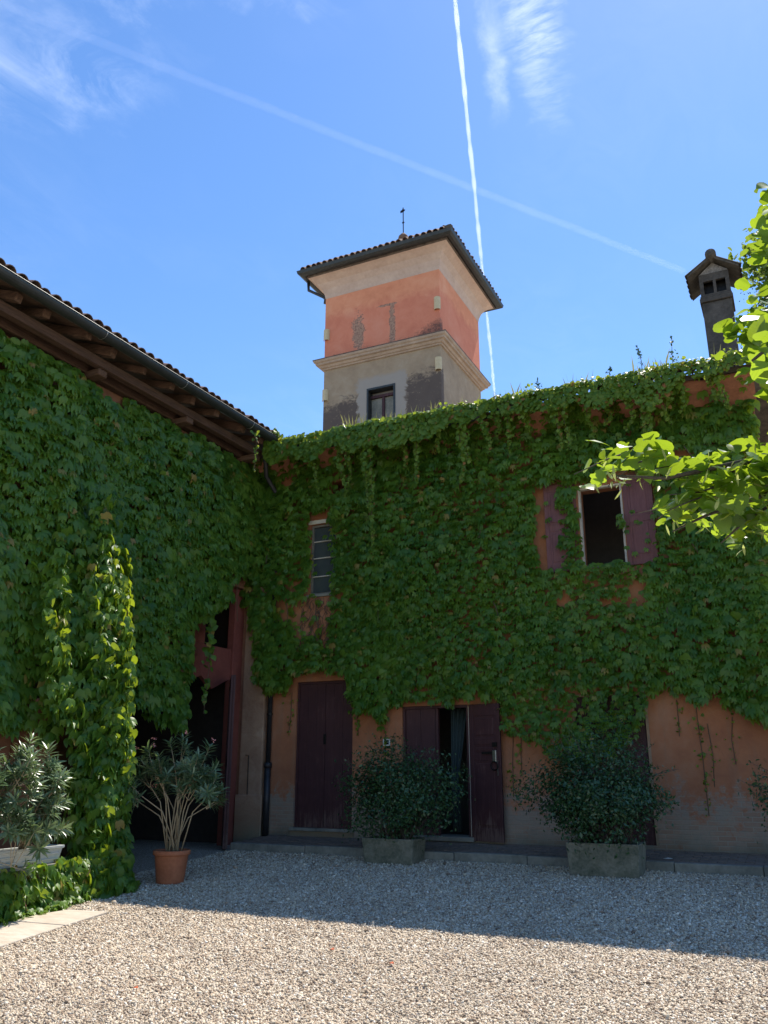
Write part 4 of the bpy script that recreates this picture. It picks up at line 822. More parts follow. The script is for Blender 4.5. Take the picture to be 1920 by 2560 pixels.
def ivy_left():
    rng = np.random.default_rng(55); rt_ = root('ivy', (0.2, -3, 2.5), 'ivy sheet on the barn wall draping over the dark gateway', 'ivy')
    con = [(-10.0, 1.75), (-7.05, 1.73), (-6.6, 1.84), (-6.2, 1.93), (-5.8, 1.7), (-5.5, 2.3), (-4.75, 2.3), (-4.04, 2.36), (-3.7, 2.38), (-3.2, 2.17), (-2.67, 2.03), (-2.46, 2.31), (-2.40, 2.82), (-2.30, 3.35), (-2.36, 3.86), (-2.09, 4.34), (-1.64, 4.33), (-1.21, 4.76), (-0.98, 5.35), (0.1, 5.3)]
    cy, cz = np.array(con).T; N = 21500; y = rng.uniform(-10.0, 0.0, N); z = rng.uniform(1.6, 8.12, N)
    top = 8.05 - 0.09*np.abs(wave(y*2.2, y*0, 2)) - 0.25*(np.abs(y+4.9) < 0.35)
    keep = (z > np.interp(y, cy, cz)+0.10+0.06*np.sin(y*15)) & (z < top)
    gap = wave(y*1.5, z*1.2, 19) > 0.85; keep &= ~(gap & (rng.random(N) < 0.4)); y, z = y[keep], z[keep]; n = len(y)
    near = np.clip((-4.55-y)/0.25, 0, 1)*np.clip((5.6-z)/1.6, 0, 1)      # the sheet swells out to the eave line low on the left
    dep = 0.14 + 0.11*(1+wave(y*1.6, z*0.8, 22)) + 0.09*(1+wave(y*4.5, z*3, 23)); dep = np.clip(dep, 0.08, 0.46)
    dep = dep + near*(0.12 + 0.10*np.sin(y*5.2+0.4) + 0.05*wave(y*6, z*3, 31)); dep = np.where(z > 7.7, dep*0.6, dep)
    thick = np.minimum(dep, 0.36); off = dep - thick*(1-np.sqrt(rng.uniform(0.04, 1, n))); P = np.stack([0.02+off, y, z], 1)
    tilt = rng.uniform(0.10, 0.85, n); nrm = np.stack([np.cos(tilt), -0.15+0*tilt, np.sin(tilt)], 1)
    R = frames(nrm, np.tile([0.25, 0.0, -1.0], (n, 1)), 0.24, 0.22, rng); size = rng.gamma(14, 0.0113, n).clip(0.08, 0.26)
    sc = (off/dep)*(size/0.15)/np.linalg.norm(P-np.array(CAM), axis=1) + rng.uniform(0, 0.012, n); sc = np.where(y < -7.6, 0, sc)
    foliage(rt_, 'ivy', IVY, 'ivy', R, P, size, rng, 300, sc)
    strand(rt_, [(0.15, -1.72, 4.5), (0.26, -1.76, 3.9), (0.28, -1.80, 3.3), (0.25, -1.84, 2.5)], 52, 0.15, (1, -0.3, 0.5), rng, 'hanging_vine', 0.085, 'ivy')
    strand(rt_, [(0.95, -1.55, 8.40), (0.97, -1.53, 8.0), (0.93, -1.52, 7.45)], 44, 0.07, (1, -0.5, 0.3), rng)
    strand(rt_, [(0.98, -0.95, 8.58), (1.02, -0.70, 8.50), (1.0, -0.58, 8.1)], 44, 0.09, (1, -0.3, 0.5), rng)
    rs = random.Random(9)
    for k in range(16):
        y0 = rs.uniform(-4.2, -0.8); z0 = rs.uniform(4.4, 5.0); pts = [(0.06, y0, z0+2.4)]
        for j in range(4): pts.append((0.06+0.05*rs.random(), pts[-1][1]+rs.uniform(-0.12, 0.12), pts[-1][2]-0.6))
        MB().tube(pts, 0.009, 4, False).build('stem', 'stem', rt_, fix=False)
ivy_left()

def ivy_column():
    rng = np.random.default_rng(91); rt_ = root('ivy', (0.8, -5.2, -0.2), 'yellow green sunlit ivy column beside the gateway, reaching the ground', 'ivy')
    Ps, Ns, Ss = [], [], []
    # front of the column, bulging past the eave line
    N = 4300; z = rng.uniform(-0.28, 6.0, N); y = rng.uniform(-6.25, -4.74, N)+0.10*wave(z*2.3, z*0, 61); kp = (rng.random(N) < np.clip((6.2-z)/2.6, 0, 1)*np.where((y < -5.5) & (z > 1.8), 0.55, 1)) & ((y > -5.78) | (z > 2.0+0.2*np.sin(y*9))); y, z = y[kp], z[kp]; N = len(y)
    surf = 0.93 + 0.075*np.clip(4.4-z, 0, 5) + 0.14*np.clip((y+5.8)/0.4, 0, 1) - 0.10*np.clip((-5.5-y)/0.4, 0, 1) + 0.10*np.exp(-((y+6.05)/0.10)**2) - 0.16*np.clip((y+4.92)/0.18, 0, 1) + 0.09*wave(y*6, z*2.4, 3) - 0.44*np.clip((z-3.0)/2.6, 0, 1) + 0.30*np.clip(0.55-z, 0, 0.8)
    Ps.append(np.stack([surf-0.34*(1-np.sqrt(rng.uniform(0.03, 1, N))), y, z], 1)); t = rng.uniform(-0.25, 0.65, N); yy = np.where(rng.random(N) < 0.62, rng.uniform(-0.65, 0.15, N), rng.uniform(0.2, 1.2, N)); Ns.append(np.stack([0.75*np.cos(t), yy, np.sin(t)], 1)); Ss.append(rng.gamma(16, 0.0103, N))
    # the side that faces the sun
    N = 1700; z = rng.uniform(-0.28, 5.0, N); x = rng.uniform(0.12, 0.80, N)+0.07*np.clip(4.4-z, 0, 5)*rng.random(N)-0.3*np.clip((z-3.4)/1.6, 0, 1)*rng.random(N); w_ = 0.22*rng.random(N)**0.7
    Ps.append(np.stack([x, -4.86+w_+0.09*wave(z*2.5, z*0, 8), z], 1)); t = rng.uniform(0.1, 0.9, N); Ns.append(np.stack([0.35+0*t, np.cos(t), np.sin(t)], 1)); Ss.append(rng.normal(0.15, 0.028, N))
    # low wall in front of the trough
    N = 1150; y = rng.uniform(-9.2, -5.35, N); h = rng.uniform(0.0, 1, N); gz = ground_z(y); z = gz + h*(0.26-gz); out = 0.03 + (0.22-h*0.16)*rng.random(N)**0.8
    kp = ~((h > 0.75) & (y < -6.1) & (rng.random(N) < 0.6)); y, z, out = y[kp], z[kp], out[kp]; N = len(y)
    Ps.append(np.stack([1.27+out, y, z], 1)); t = rng.uniform(0.1, 1.0, N); Ns.append(np.stack([0.8*np.cos(t), rng.uniform(-0.6, 0.7, N), np.sin(t)], 1)); Ss.append(rng.normal(0.14, 0.03, N))
    # creeping ground fringe
    N = 460; y = rng.uniform(-8.4, -4.9, N); P4 = np.stack([np.interp(y, [-8.4, -6.3, -4.9], [1.44, 1.48, 1.12])+rng.normal(0, 0.07, N), y, ground_z(y)+rng.uniform(0.02, 0.10, N)], 1); Ps.append(P4); Ns.append(np.tile([0.3, 0, 1.0], (N, 1))); Ss.append(rng.normal(0.075, 0.02, N))
    P = np.concatenate(Ps); nrm = np.concatenate(Ns); size = np.concatenate(Ss).clip(0.04, 0.24); n = len(P)
    R = frames(nrm, np.tile([0.22, 0.05, -1.0], (n, 1)), 0.26, 0.26, rng)
    sc = size/np.linalg.norm(P-np.array(CAM), axis=1) * (0.6+0.4*P[:, 0].clip(0, 1)) + rng.uniform(0, 0.004, n); sc = np.where(P[:, 1] < -7.0, 0, sc)
    foliage(rt_, 'ivy', IVY, 'ivy', R, P, size, rng, 300, sc)
    for (y0, x0) in ((-6.2, 1.42), (-5.85, 1.40), (-6.6, 1.45), (-6.95, 1.45)):
        g0 = float(ground_z(y0)); strand(rt_, [(x0-0.16, y0, 0.30), (x0-0.05, y0+0.1, 0.05), (x0+0.05, y0+0.18, g0+0.06)], 26, 0.055, (1, 0, 0.6), rng, 'hanging_vine', 0.04)
ivy_column()

# ================================================================== PLANTED THINGS
def shrub_planter(x0, x1, y0, y1, H, centre, rad, label, seed, n_leaf=11000, zb=-0.05):
    rng = np.random.default_rng(seed); rt_ = root('planter_shrub', ((x0+x1)/2, (y0+y1)/2, 0), label, 'potted shrub', 'shrubs in concrete planters'); b = 0.035
    pl = MB(); f = lambda i, z: [(x0+i, y0+i, z), (x1-i, y0+i, z), (x1-i, y1-i, z), (x0+i, y1-i, z)]
    rings = [f(b, zb), f(0.0, H-0.02), f(0.0, H), f(0.05, H), f(0.055, H-0.10)]
    for r in rings: pl.v += r
    for i in range(4):
        for j in range(4): pl.f.append((i*4+j, i*4+(j+1) % 4, i*4+4+(j+1) % 4, i*4+4+j))
    pl.f.append((3, 2, 1, 0)); box = pl.build('planter', 'concrete', rt_, bevel=0.012)
    MB().quad(*[(p[0], p[1], H-0.07) for p in f(0.05, 0)]).build('soil', 'soil', box)
    # branches
    c = np.array(centre); r = np.array(rad); tips = []
    for k in range(34):
        base = Vector((rng.uniform(x0+0.15, x1-0.15), rng.uniform(y0+0.15, y1-0.15), H-0.07)); d = unit(rng.normal(0, 1, 3)[None])[0]; d[2] = abs(d[2])*1.0-0.25
        tip = Vector(c + d*r*rng.uniform(0.75, 1.05)); mid = base.lerp(tip, 0.5) + Vector((rng.normal(0, 0.06), rng.normal(0, 0.06), 0.12)); q = base.lerp(tip, 0.78) + Vector((rng.normal(0, 0.04), rng.normal(0, 0.04), 0.07))
        MB().tube([base, mid, q, tip], [0.014, 0.010, 0.007, 0.003], 5).build('branch', 'bark', rt_, smooth=True); tips.append(((mid, q, tip)))
    # leaf clumps: on the branches and filling the uneven crown
    cl = []
    for m_, q, t in tips:
        for a in np.linspace(0, 1, 5): cl.append((np.array(m_.lerp(t, a)), 0.10))
    for k in range(250):
        d = unit(rng.normal(0, 1, 3)[None])[0]; rr = rng.uniform(0.5, 0.98)**0.6; s = 0.97 + 0.20*math.sin(d[0]*5+seed)+0.17*math.sin(d[2]*7+seed*2)+0.13*math.sin(d[1]*6+d[0]*4); p = c + d*r*rr*s
        if p[2] > H-0.12: cl.append((p, 0.105))
    P, nv = [], []
    per = max(4, n_leaf//len(cl))
    for p, s in cl:
        q = p + rng.normal(0, s, (per, 3)); P.append(q); nv.append(unit(q-c)*0.7+np.array([0, 0, 0.5]))
    P = np.concatenate(P); nv = np.concatenate(nv); n = len(P); R = frames(nv, rng.normal(0, 1, (n, 3)), 0.55, 0.3, rng); size = rng.normal(0.060, 0.013, n).clip(0.03, 0.10)
    foliage(rt_, 'shrub', SMALL, 'shrub', R, P, size, rng, 0)
    # a few long young twigs standing clear of the crown
    for k in range(26):
        d = unit(rng.normal(0, 1, 3)[None])[0]; d[2] = abs(d[2])+0.3; d = d/np.linalg.norm(d); a = c+d*r*0.8; b_ = c+d*r*rng.uniform(1.05, 1.36)
        pts = [tuple(a), tuple((a+b_)/2+rng.normal(0, 0.03, 3)), tuple(b_)]; MB().tube(pts, [0.006, 0.004, 0.002], 4).build('twig', 'bark', rt_)
        m_ = 16; t = rng.random(m_); Q = np.stack([np.interp(t, [0, 0.5, 1], [p[i] for p in pts]) for i in range(3)], 1)+rng.normal(0, 0.018, (m_, 3))
        link_mesh('twig_leaves', leaf_mesh('twig_leaves', SMALL, frames(rng.normal(0, 1, (m_, 3)), rng.normal(0, 1, (m_, 3)), 0.1, 0.1, rng), Q, rng.normal(0.042, 0.008, m_), rng.random(m_), 'shrub'), rt_)['kind'] = 'stuff'
shrub_planter(3.70, 4.64, -1.84, -1.29, 0.37, (4.20, -1.58, 1.08), (1.06, 0.62, 0.80), 'dark shrub in concrete planter in front of the half open door', 3)
shrub_planter(7.20, 8.27, -1.96, -1.34, 0.43, (7.72, -1.68, 1.14), (1.04, 0.68, 0.78), 'largest dark shrub in mossy concrete planter by the bare orange wall', 7, 13000)
shrub_planter(10.25, 11.3, -2.22, -1.6, 0.43, (10.85, -1.9, 1.12), (0.92, 0.62, 0.58), 'dark shrub cut off by the right picture edge', 13, 7000)

def oleander(parent, base, tips, rng, leaf_len, whorls, singles, blossoms=(), stem_r=0.011):
    P, Nn, Dn, Sz = [], [], [], []
    for k, tip in enumerate(tips):
        tip = np.array(tip); b = np.array(base) + np.array([rng.normal(0, 0.055), rng.normal(0, 0.055), 0]); mid = b*0.5+tip*0.5 + np.array([(b[0]-tip[0])*0.18, (b[1]-tip[1])*0.18, 0.06]); q = b*0.22+tip*0.78+rng.normal(0, 0.025, 3)
        MB().tube([tuple(b), tuple(mid), tuple(q), tuple(tip)], [stem_r, stem_r*0.85, stem_r*0.6, 0.004], 6).build('stem', 'oleander_stem', parent, smooth=True)
        ax = unit((tip-q)[None])[0]; heads = [(tip, ax, 1.0)]
        for j in range(4):
            d = unit((ax + rng.normal(0, 0.75, 3)*np.array([1, 1, 0.5]))[None])[0]; st = b*0.3+tip*0.7 if j else q; e = np.array(st) + d*rng.uniform(0.16, 0.30); e[2] = max(e[2], base[2]+0.3)
            MB().tube([tuple(st), tuple(e)], [0.006, 0.003], 5).build('twig', 'oleander_stem', parent); heads.append((e, d, 0.9))
        for (hp, hd, hs) in heads:
            for w_ in range(whorls):
                o = hp - hd*(0.032*w_); m_ = 5
                for a in np.linspace(0, 2*PI, m_, endpoint=False) + rng.uniform(0, 6.3):
                    s1 = np.cross(hd, [0.3, 0.2, 0.9]); s1 = s1/np.linalg.norm(s1); s2 = np.cross(hd, s1); outv = s1*math.cos(a)+s2*math.sin(a)
                    lift = 1.1 - 0.24*w_ + rng.uniform(-0.2, 0.2); ld = outv + hd*lift; ld = ld/np.linalg.norm(ld); L = leaf_len*hs*rng.uniform(0.75, 1.15)
                    P.append(o + ld*L*0.5); Dn.append(ld); Nn.append(hd - outv*lift + np.array([0, 0, 0.2])); Sz.append(L)
    P, Dn, Nn, Sz = map(np.array, (P, Dn, Nn, Sz)); R = frames(Nn, Dn, 0.12, 0.08, rng)
    foliage(parent, 'oleander', OLE, 'oleander', R, P, Sz, rng, singles)
    for p in blossoms:
        m_ = 9; Q = np.array(p)+rng.normal(0, 0.02, (m_, 3)); link_mesh('blossom', leaf_mesh('blossom', SMALL, frames(rng.normal(0, 1, (m_, 3)), rng.normal(0, 1, (m_, 3)), 0.1, 0.1, rng), Q, np.full(m_, 0.035), rng.random(m_), 'blossom'), parent)
po = root('potted_oleander', (1.67, -4.25, -0.18), 'pink flowering oleander in a round terracotta pot before the gateway', 'potted plant')
PX, PY, PZ = 1.67, -4.25, -0.18
pt = MB().lathe([(r*1.12, z*1.1) for r, z in [(0.0, 0.0), (0.175, 0.0), (0.185, 0.02), (0.226, 0.36), (0.228, 0.365), (0.25, 0.37), (0.252, 0.385), (0.252, 0.42), (0.245, 0.43), (0.228, 0.43), (0.22, 0.40), (0.216, 0.36)]], (PX, PY, PZ), 40).build('pot', 'terracotta', po, smooth=True)
MB().lathe([(0.0, 0.425), (0.12, 0.43), (0.245, 0.415)], (PX, PY, PZ), 24).build('soil', 'soil', pt)
rng_o = np.random.default_rng(17)
F2, R2 = np.array([math.cos(AZ), math.sin(AZ)]), np.array([math.sin(AZ), -math.cos(AZ)])
tips = []
for (l, h) in ((-0.80, 1.22), (-0.62, 1.35), (-0.50, 1.58), (-0.40, 1.72), (-0.22, 1.62), (-0.10, 1.80), (0.06, 1.86), (0.12, 1.66), (0.22, 1.60), (0.34, 1.62), (0.45, 1.74), (0.50, 1.50), (0.58, 1.34), (-0.30, 1.40), (0.02, 1.45), (0.30, 1.36), (0.60, 1.18)):
    dd = rng_o.uniform(-0.4, 0.4); l *= 1.15; tips.append((PX+R2[0]*l+F2[0]*dd, PY+R2[1]*l+F2[1]*dd, h*1.13-0.18))
oleander(po, (PX, PY, 0.24), tips, rng_o, 0.185, 5, 220, [(PX+R2[0]*l*1.15, PY+R2[1]*l*1.15, h*1.13-0.18) for l, h in ((-0.35, 1.88), (-0.36, 1.78), (-0.58, 1.75), (0.10, 1.96), (0.46, 1.86), (-0.3, 1.25))])
tr = root('trough_oleander', (1.0, -6.7, 0.27), 'sunlit oleander in a long pale flower trough at the left edge', 'potted plant')
t = MB(); y0, y1 = -7.70, -6.08
for (i, z) in ((0.03, 0.265), (0.0, 0.445), (-0.018, 0.45), (-0.018, 0.485), (0.012, 0.485), (0.02, 0.41)): t.v += [(1.02+i, y0+i, z), (1.27-i, y0+i, z), (1.27-i, y1-i, z), (1.02+i, y1-i, z)]
for i in range(5):
    for j in range(4): t.f.append((i*4+j, i*4+(j+1) % 4, i*4+4+(j+1) % 4, i*4+4+j))
t.f.append((3, 2, 1, 0)); tb = t.build('trough', 'trough', tr, bevel=0.006)
for z in (0.315, 0.385):
    for yy in (-7.4, -7.0, -6.6, -6.28): MB().box(1.25, 1.2755, yy-0.14, yy+0.14, z, z+0.008).build('rib', 'white', tb)
MB().quad((1.04, y0+0.02, 0.445), (1.25, y0+0.02, 0.445), (1.25, y1-0.02, 0.445), (1.04, y1-0.02, 0.445)).build('soil', 'soil', tb)
rng_t = np.random.default_rng(23); tips = []
for k in range(22): tips.append((rng_t.uniform(1.15, 1.75), rng_t.uniform(-7.8, -6.55), rng_t.uniform(0.65, 1.85)))
for q in ((1.4, -6.65, 1.72), (1.4, -6.5, 1.2), (1.4, -6.95, 1.85), (1.6, -6.8, 0.5), (1.65, -7.0, 0.25), (1.55, -6.6, 0.75), (1.4, -6.55, 1.5)): tips.append(q)
half1 = [q for q in tips if q[1] > -6.95]; half2 = [q for q in tips if q[1] <= -6.95]
oleander(tr, (1.15, -6.65, 0.43), half1, rng_t, 0.185, 5, 200); oleander(tr, (1.15, -7.25, 0.43), half2, rng_t, 0.175, 4, 80)

# ================================================================== TREES
def limb(parent, pts, radii, n=8, name='limb', mat='bark'): return MB().tube(pts, radii, n).build(name, mat, parent, smooth=True)
def leaf_cloud(rng, centres, per, spread, size, up=0.9):
    c = np.repeat(np.array(centres, float), per, 0); n = len(c); P = c + rng.normal(0, 1, (n, 3)).clip(-1.7, 1.7)*np.array(spread)
    nrm = np.stack([rng.normal(0, 0.5, n), rng.normal(0, 0.5, n), np.full(n, up)], 1); R = frames(nrm, rng.normal(0, 1, (n, 3))*np.array([1, 1, 0.3])+np.array([0, 0, -0.8]), 0.2, 0.2, rng)
    return P, R, rng.normal(size, size*0.2, n).clip(size*0.5, size*1.5)
def linden():
    rng = np.random.default_rng(101); rt_ = root('linden_tree', (13.3, -10.6, 0), 'linden tree reaching in from the right with bright backlit leaves', 'tree')
    limb(rt_, [(13.3, -10.6, -0.8), (13.32, -10.6, 1.2), (13.26, -10.62, 2.6), (13.2, -10.6, 4.0), (13.3, -10.5, 6.2)], [0.20, 0.16, 0.14, 0.12, 0.06], 12, 'trunk')
    cr = bpy.data.objects.new('crown', None); COL.objects.link(cr); cr.location = (12.6, -11, 4); attach(cr, rt_); cr.location = (12.6, -11, 4)
    limb(cr, [(13.22, -10.6, 2.7), (12.3, -10.9, 3.05), (11.4, -11.15, 3.0), (10.75, -11.3, 2.86), (10.2, -11.36, 2.80), (9.95, -11.40, 2.84)], [0.06, 0.045, 0.03, 0.018, 0.009, 0.004], 7)
    limb(cr, [(11.4, -11.15, 3.0), (10.8, -11.25, 2.74), (10.35, -11.27, 2.62), (10.2, -11.28, 2.56)], [0.02, 0.012, 0.007, 0.003], 6)
    limb(cr, [(10.8, -11.25, 2.74), (10.5, -11.2, 2.58), (10.4, -11.2, 2.5)], [0.01, 0.006, 0.003], 5)
    limb(cr, [(13.2, -10.6, 3.2), (12.2, -12.0, 3.2), (11.3, -12.9, 2.85), (10.80, -13.1, 2.62), (10.64, -13.12, 2.5)], [0.055, 0.035, 0.016, 0.008, 0.004], 7)
    limb(cr, [(13.25, -10.6, 3.8), (12.2, -11.2, 4.0), (11.2, -11.6, 3.75), (10.75, -11.65, 3.52)], [0.05, 0.03, 0.014, 0.005], 7)
    limb(cr, [(12.2, -12.0, 3.2), (11.5, -13.1, 3.2), (10.9, -13.3, 2.95), (10.74, -13.32, 2.86)], [0.02, 0.012, 0.007, 0.004], 6)
    # visible spray: clusters along the low branch (world positions along the limb)
    cs = []
    for t in np.linspace(0, 1, 26):
        x = 9.93 + t*1.1; cs.append((x, -11.38+0.14*t+rng.normal(0, 0.07), 2.86-0.02*t+0.06*math.sin(t*9)))
    for t in np.linspace(0, 1, 24): x = 10.22 + t*0.7; cs.append((x, -11.28+rng.normal(0, 0.07), 2.65+0.13*t+rng.normal(0, 0.035)))
    for t in np.linspace(0, 1, 9): x = 10.42 + t*0.5; cs.append((x, -11.22, 2.57+0.06*t))
    P1, R1, S1 = leaf_cloud(rng, cs, 9, (0.055, 0.11, 0.040), 0.066)
    k = P1[:, 2] < 2.99 - 0.0*P1[:, 0]; P1, R1, S1 = P1[k], R1[k], S1[k]
    near = [(10.66, -13.14, 2.52), (10.70, -13.10, 2.44), (10.69, -13.12, 2.58), (10.70, -13.08, 2.34), (10.72, -13.05, 2.30), (10.71, -13.16, 2.48), (10.76, -13.33, 2.88), (10.78, -13.3, 2.80)]
    P2, R2_, S2 = leaf_cloud(rng, near, 4, (0.022, 0.06, 0.034), 0.066)
    mid = [(10.58+0.035*k, -11.52+rng.normal(0, 0.04), 3.36-0.01*k+rng.normal(0, 0.03)) for k in range(9)] + [(10.66+0.04*k, -11.46, 3.24+rng.normal(0, 0.03)) for k in range(6)] + [(10.70+0.04*k, -11.44, 3.12+rng.normal(0, 0.03)) for k in range(5)] + [(10.74+0.03*k, -11.72, 3.66+0.05*k) for k in range(5)] + [(10.72+0.04*k, -11.62, 3.50) for k in range(4)]
    P3, R3, S3 = leaf_cloud(rng, mid, 9, (0.045, 0.09, 0.045), 0.06)
    for q in ((10.60, -11.52, 3.36), (10.68, -11.46, 3.22), (10.72, -11.44, 3.10), (10.76, -11.72, 3.7)): limb(cr, [(11.2, -11.6, 3.75), (10.95, -11.58, 3.55*0.5+q[2]*0.5), q], [0.012, 0.007, 0.003], 5)
    for k in range(26):
        a = Vector(cs[int(rng.integers(0, 50))]); b = a + Vector((-rng.uniform(0.08, 0.18), rng.normal(0, 0.06), rng.uniform(-0.10, 0.05))); limb(cr, [a + Vector((0.10, 0, 0.02)), a, b], [0.006, 0.004, 0.002], 4, 'twig')
    # the rest of the crown, out to the right
    c4 = []
    while len(c4) < 230:
        d = rng.normal(0, 1, 3); d /= np.linalg.norm(d); p = np.array([13.4, -10.8, 5.0]) + d*np.array([2.0, 2.6, 2.3])*rng.uniform(0.45, 1.0)
        if p[0] > 11.35: c4.append(p)
    for q in ((12.0, -9.6, 5.6), (12.3, -12.6, 5.2), (14.6, -10.2, 5.6), (13.6, -9.0, 5.0), (13.5, -12.4, 6.0)): limb(cr, [(13.25, -10.6, 3.6), (13.25*0.5+q[0]*0.5, -10.6*0.5+q[1]*0.5, 4.7), q], [0.06, 0.03, 0.01], 6)
    P4, R4, S4 = leaf_cloud(rng, c4, 12, (0.2, 0.2, 0.14), 0.085)
    P = np.concatenate([P1, P2, P3, P4]); R = np.concatenate([R1, R2_, R3, R4]); Sz = np.concatenate([S1, S2, S3, S4])
    score = Sz/np.linalg.norm(P-np.array(CAM), axis=1); score[len(P1)+len(P2)+len(P3):] = 0
    foliage(cr, 'linden', LINDEN, 'linden', R, P, Sz, rng, 300, score)
    # pale flower bracts hanging under the spray
    m_ = 150; ii = rng.integers(0, len(P1), m_); Q = P1[ii]+np.stack([rng.normal(0, 0.03, m_), rng.normal(0, 0.03, m_), -rng.uniform(0.02, 0.09, m_)], 1)
    link_mesh('flower_bracts', leaf_mesh('flower_bracts', OLE, frames(rng.normal(0, 1, (m_, 3)), np.tile([0, 0, -1.0], (m_, 1)), 0.2, 0.5, rng), Q, rng.normal(0.075, 0.012, m_), rng.random(m_), 'bract'), cr)['kind'] = 'stuff'
linden()
def far_tree(name, label, x, y, H, crown_c, crown_r, seed, mat, n_cl, per, leaf, keep=None):
    rng = np.random.default_rng(seed); rt_ = root(name, (x, y, 0), label, 'tree'); limb(rt_, [(x, y, -0.1), (x+0.05, y, H*0.3), (x-0.05, y, H*0.6), (x, y, H*0.9)], [0.24, 0.18, 0.12, 0.03], 10, 'trunk')
    cs = []
    while len(cs) < n_cl:
        d = rng.normal(0, 1, 3); d /= np.linalg.norm(d); s = 1+0.18*math.sin(d[2]*8+seed)+0.12*math.sin(d[0]*7); p = np.array(crown_c)+d*np.array(crown_r)*rng.uniform(0.35, 1.0)**0.5*s; cs.append(p)
    for q in cs[::max(1, n_cl//14)]: limb(rt_, [(x, y, min(q[2]-0.6, H*0.7)), ((x+q[0])/2, (y+q[1])/2, q[2]-0.2), tuple(q)], [0.05, 0.03, 0.008], 5)
    P, R, Sz = leaf_cloud(rng, cs, per, (0.22, 0.22, 0.17), leaf); cr = bpy.data.objects.new('crown', None); COL.objects.link(cr); attach(cr, rt_); cr.location = crown_c
    foliage(cr, name, LINDEN if leaf > 0.07 else SMALL, mat, R, P, Sz, rng, 0)
far_tree('broadleaf_tree', 'tall green tree behind the chimney at the right edge', 13.6, 4.6, 14.5, (13.1, 4.3, 12.5), (2.25, 2.0, 2.2), 6, 'far_leaf', 420, 34, 0.11)
far_tree('dark_tree', 'dark evergreen tree rising behind the chimney shaft', 12.1, 8.2, 14.0, (12.0, 8.0, 11.6), (1.5, 1.5, 3.4), 9, 'dark_leaf', 200, 30, 0.065)

# ================================================================== ROOF WEEDS, SMALL THINGS
def weed(x, y, z, h, label, seed, mat='shrub'):
    rng = np.random.default_rng(seed); rt_ = root('roof_weed', (x, y, z), label, 'weed', 'weeds rooted on the roof edge')
    p = [(x, y, z-0.1), (x+rng.normal(0, 0.03), y, z+h*0.5), (x+rng.normal(0, 0.05), y, z+h)]; MB().tube(p, [0.008, 0.006, 0.003], 5).build('stem', 'stem', rt_)
    m_ = int(60*h)+18; t = rng.random(m_); Q = np.stack([np.interp(t, [0, 0.5, 1], [q[i] for q in p]) for i in range(3)], 1)+rng.normal(0, 0.05, (m_, 3))*(1.15-t)[:, None]
    link_mesh('leaves', leaf_mesh('leaves', SMALL, frames(rng.normal(0, 1, (m_, 3)), rng.normal(0, 1, (m_, 3)), 0.1, 0.1, rng), Q, rng.normal(0.06, 0.012, m_), rng.random(m_), mat), rt_)['kind'] = 'stuff'
for i, (x, h, lab) in enumerate(((6.85, 0.42, 'short leafy weed on the roof edge, leftmost of the row'), (8.20, 0.36, 'low bushy weed on the roof edge above the left shutter'), (8.77, 0.70, 'tall thin weed on the roof edge left of the chimney'), (9.32, 0.72, 'bushiest tall weed on the roof edge next to the chimney'))):
    weed(x, -0.45, slope_z(-0.45)+0.12, h, lab, 40+i)
rng_g = np.random.default_rng(66); m_ = 1500; x = rng_g.uniform(0.8, 10.6, m_); cl_ = (wave(x*5, x*0, 44) > -0.1); x = x[cl_ & (x > 2.2)]; m_ = len(x)
Q = np.stack([x, rng_g.uniform(-0.7, 0.2, m_), np.zeros(m_)], 1); Q[:, 2] = 8.22+(Q[:, 1]+0.62)*RS+0.10
Rg = frames(np.stack([rng_g.normal(0, 1, m_), rng_g.normal(0, 1, m_), np.zeros(m_)], 1), np.stack([rng_g.normal(0, 0.25, m_), rng_g.normal(0, 0.25, m_), -np.ones(m_)], 1), 0.05, 0.05, rng_g)
tag(link_mesh('roof_grass', leaf_mesh('roof_grass', BLADE, Rg, Q, rng_g.gamma(4, 0.055, m_).clip(0.05, 0.5), rng_g.random(m_), 'hay')), 'thin dry grass growing along the farmhouse roof edge', 'grass', kind='stuff')
rl = random.Random(2)
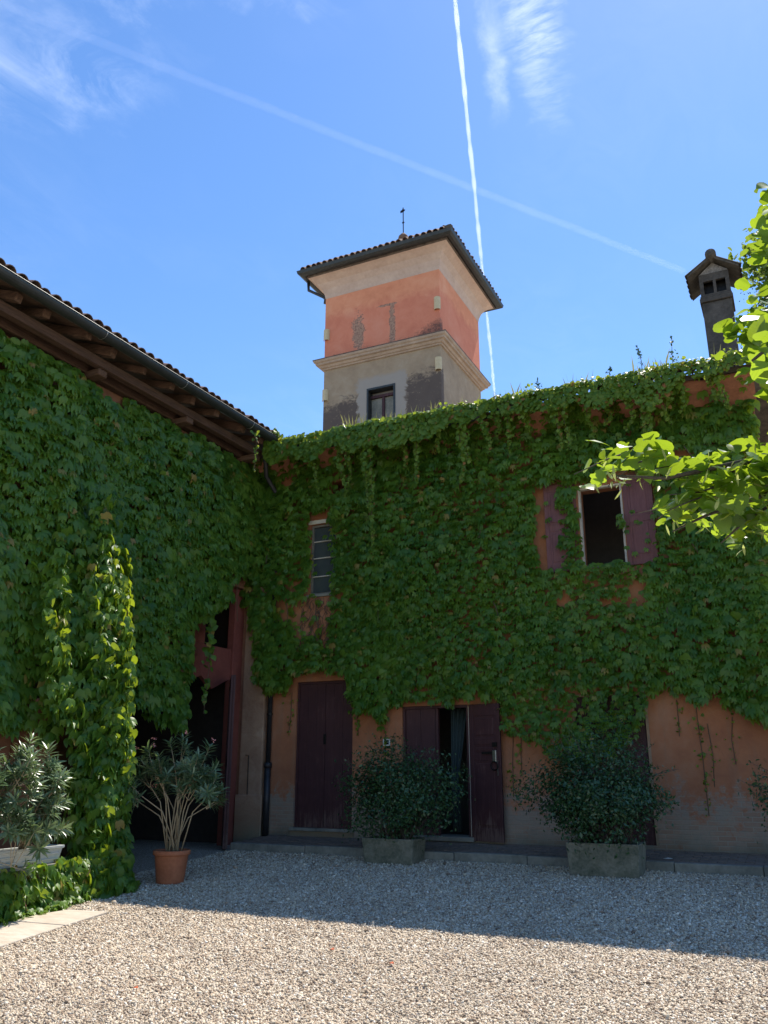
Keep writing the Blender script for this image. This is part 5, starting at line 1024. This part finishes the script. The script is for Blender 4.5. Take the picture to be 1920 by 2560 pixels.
for i, (x, y, lab) in enumerate(((5.95, -6.85, 'small orange fallen leaf on the sunlit gravel, farther of two'), (6.75, -7.1, 'red fallen leaf on the sunlit gravel, mid courtyard'), (4.9, -8.6, 'red fallen leaf on the gravel near the bottom left'))):
    g = float(ground_z(y)); o = MB().add([(x+a, y+b, g+c) for a, b, c in ((-0.025, 0, 0.036), (0, -0.028, 0.04), (0.03, 0, 0.036), (0, 0.026, 0.05), (-0.025, 0, 0.034), (0, -0.028, 0.038), (0.03, 0, 0.034), (0, 0.026, 0.048))], [(0, 1, 2, 3), (7, 6, 5, 4)]).build('fallen_leaf', 'red_leaf', fix=False); tag(o, lab, 'leaf', 'fallen red leaves')
o = MB().add([(8.42, -0.86, 0.158), (8.52, -0.90, 0.160), (8.58, -0.87, 0.166), (8.55, -0.83, 0.162), (8.45, -0.82, 0.16), (8.5, -0.85, 0.175)], [(0, 1, 5), (1, 2, 5), (2, 3, 5), (3, 4, 5), (4, 0, 5)]).build('paper_scrap', 'white', fix=False); tag(o, 'crumpled white paper scrap on the pavement right of the large planter', 'litter')

# ================================================================== CONTRAILS (9 km up)
def contrail(name, label, A, B, r, mat, wob, seed, rough=1.0):
    A, B = Vector(A), Vector(B); n = 260; rr = random.Random(seed); pts = []; rad = []; ph = [rr.uniform(0, 6) for _ in range(6)]
    for i in range(n):
        t = i/(n-1); p = A.lerp(B, t); pts.append(p + Vector((math.sin(t*31+ph[0])+0.6*math.sin(t*83+ph[1]), 0, 0.7*math.sin(t*47+ph[2])))*r*wob); rad.append(r*(0.9+rough*(0.10*math.sin(t*89+ph[3])+0.12*math.sin(t*263+ph[4])+0.08*math.sin(t*431+ph[5]))))
    o = MB()
    for q in (1.0, 0.82, 0.62, 0.4): o.tube(pts, [v*q for v in rad], 12)
    o = o.build(name, mat, smooth=True); tag(o, label, 'contrail'); return o
z9 = 9000
contrail('contrail', 'narrow bright white contrail rising steeply beside the tower', (-2706+1.9*314.5, 7599-1.9*1076.3, z9), (-5851-1.2*3145, 18362+1.2*10763, z9), 34, 'contrail_new', 0.10, 3)
contrail('contrail', 'faint wide contrail crossing the sky diagonally', ((-7062-2000)*1.0333, (6178-2870)*1.0333, z9+300), (-928*1.0333, 14988*1.0333, z9+300), 66, 'contrail_old', 0.06, 8, 0.25)
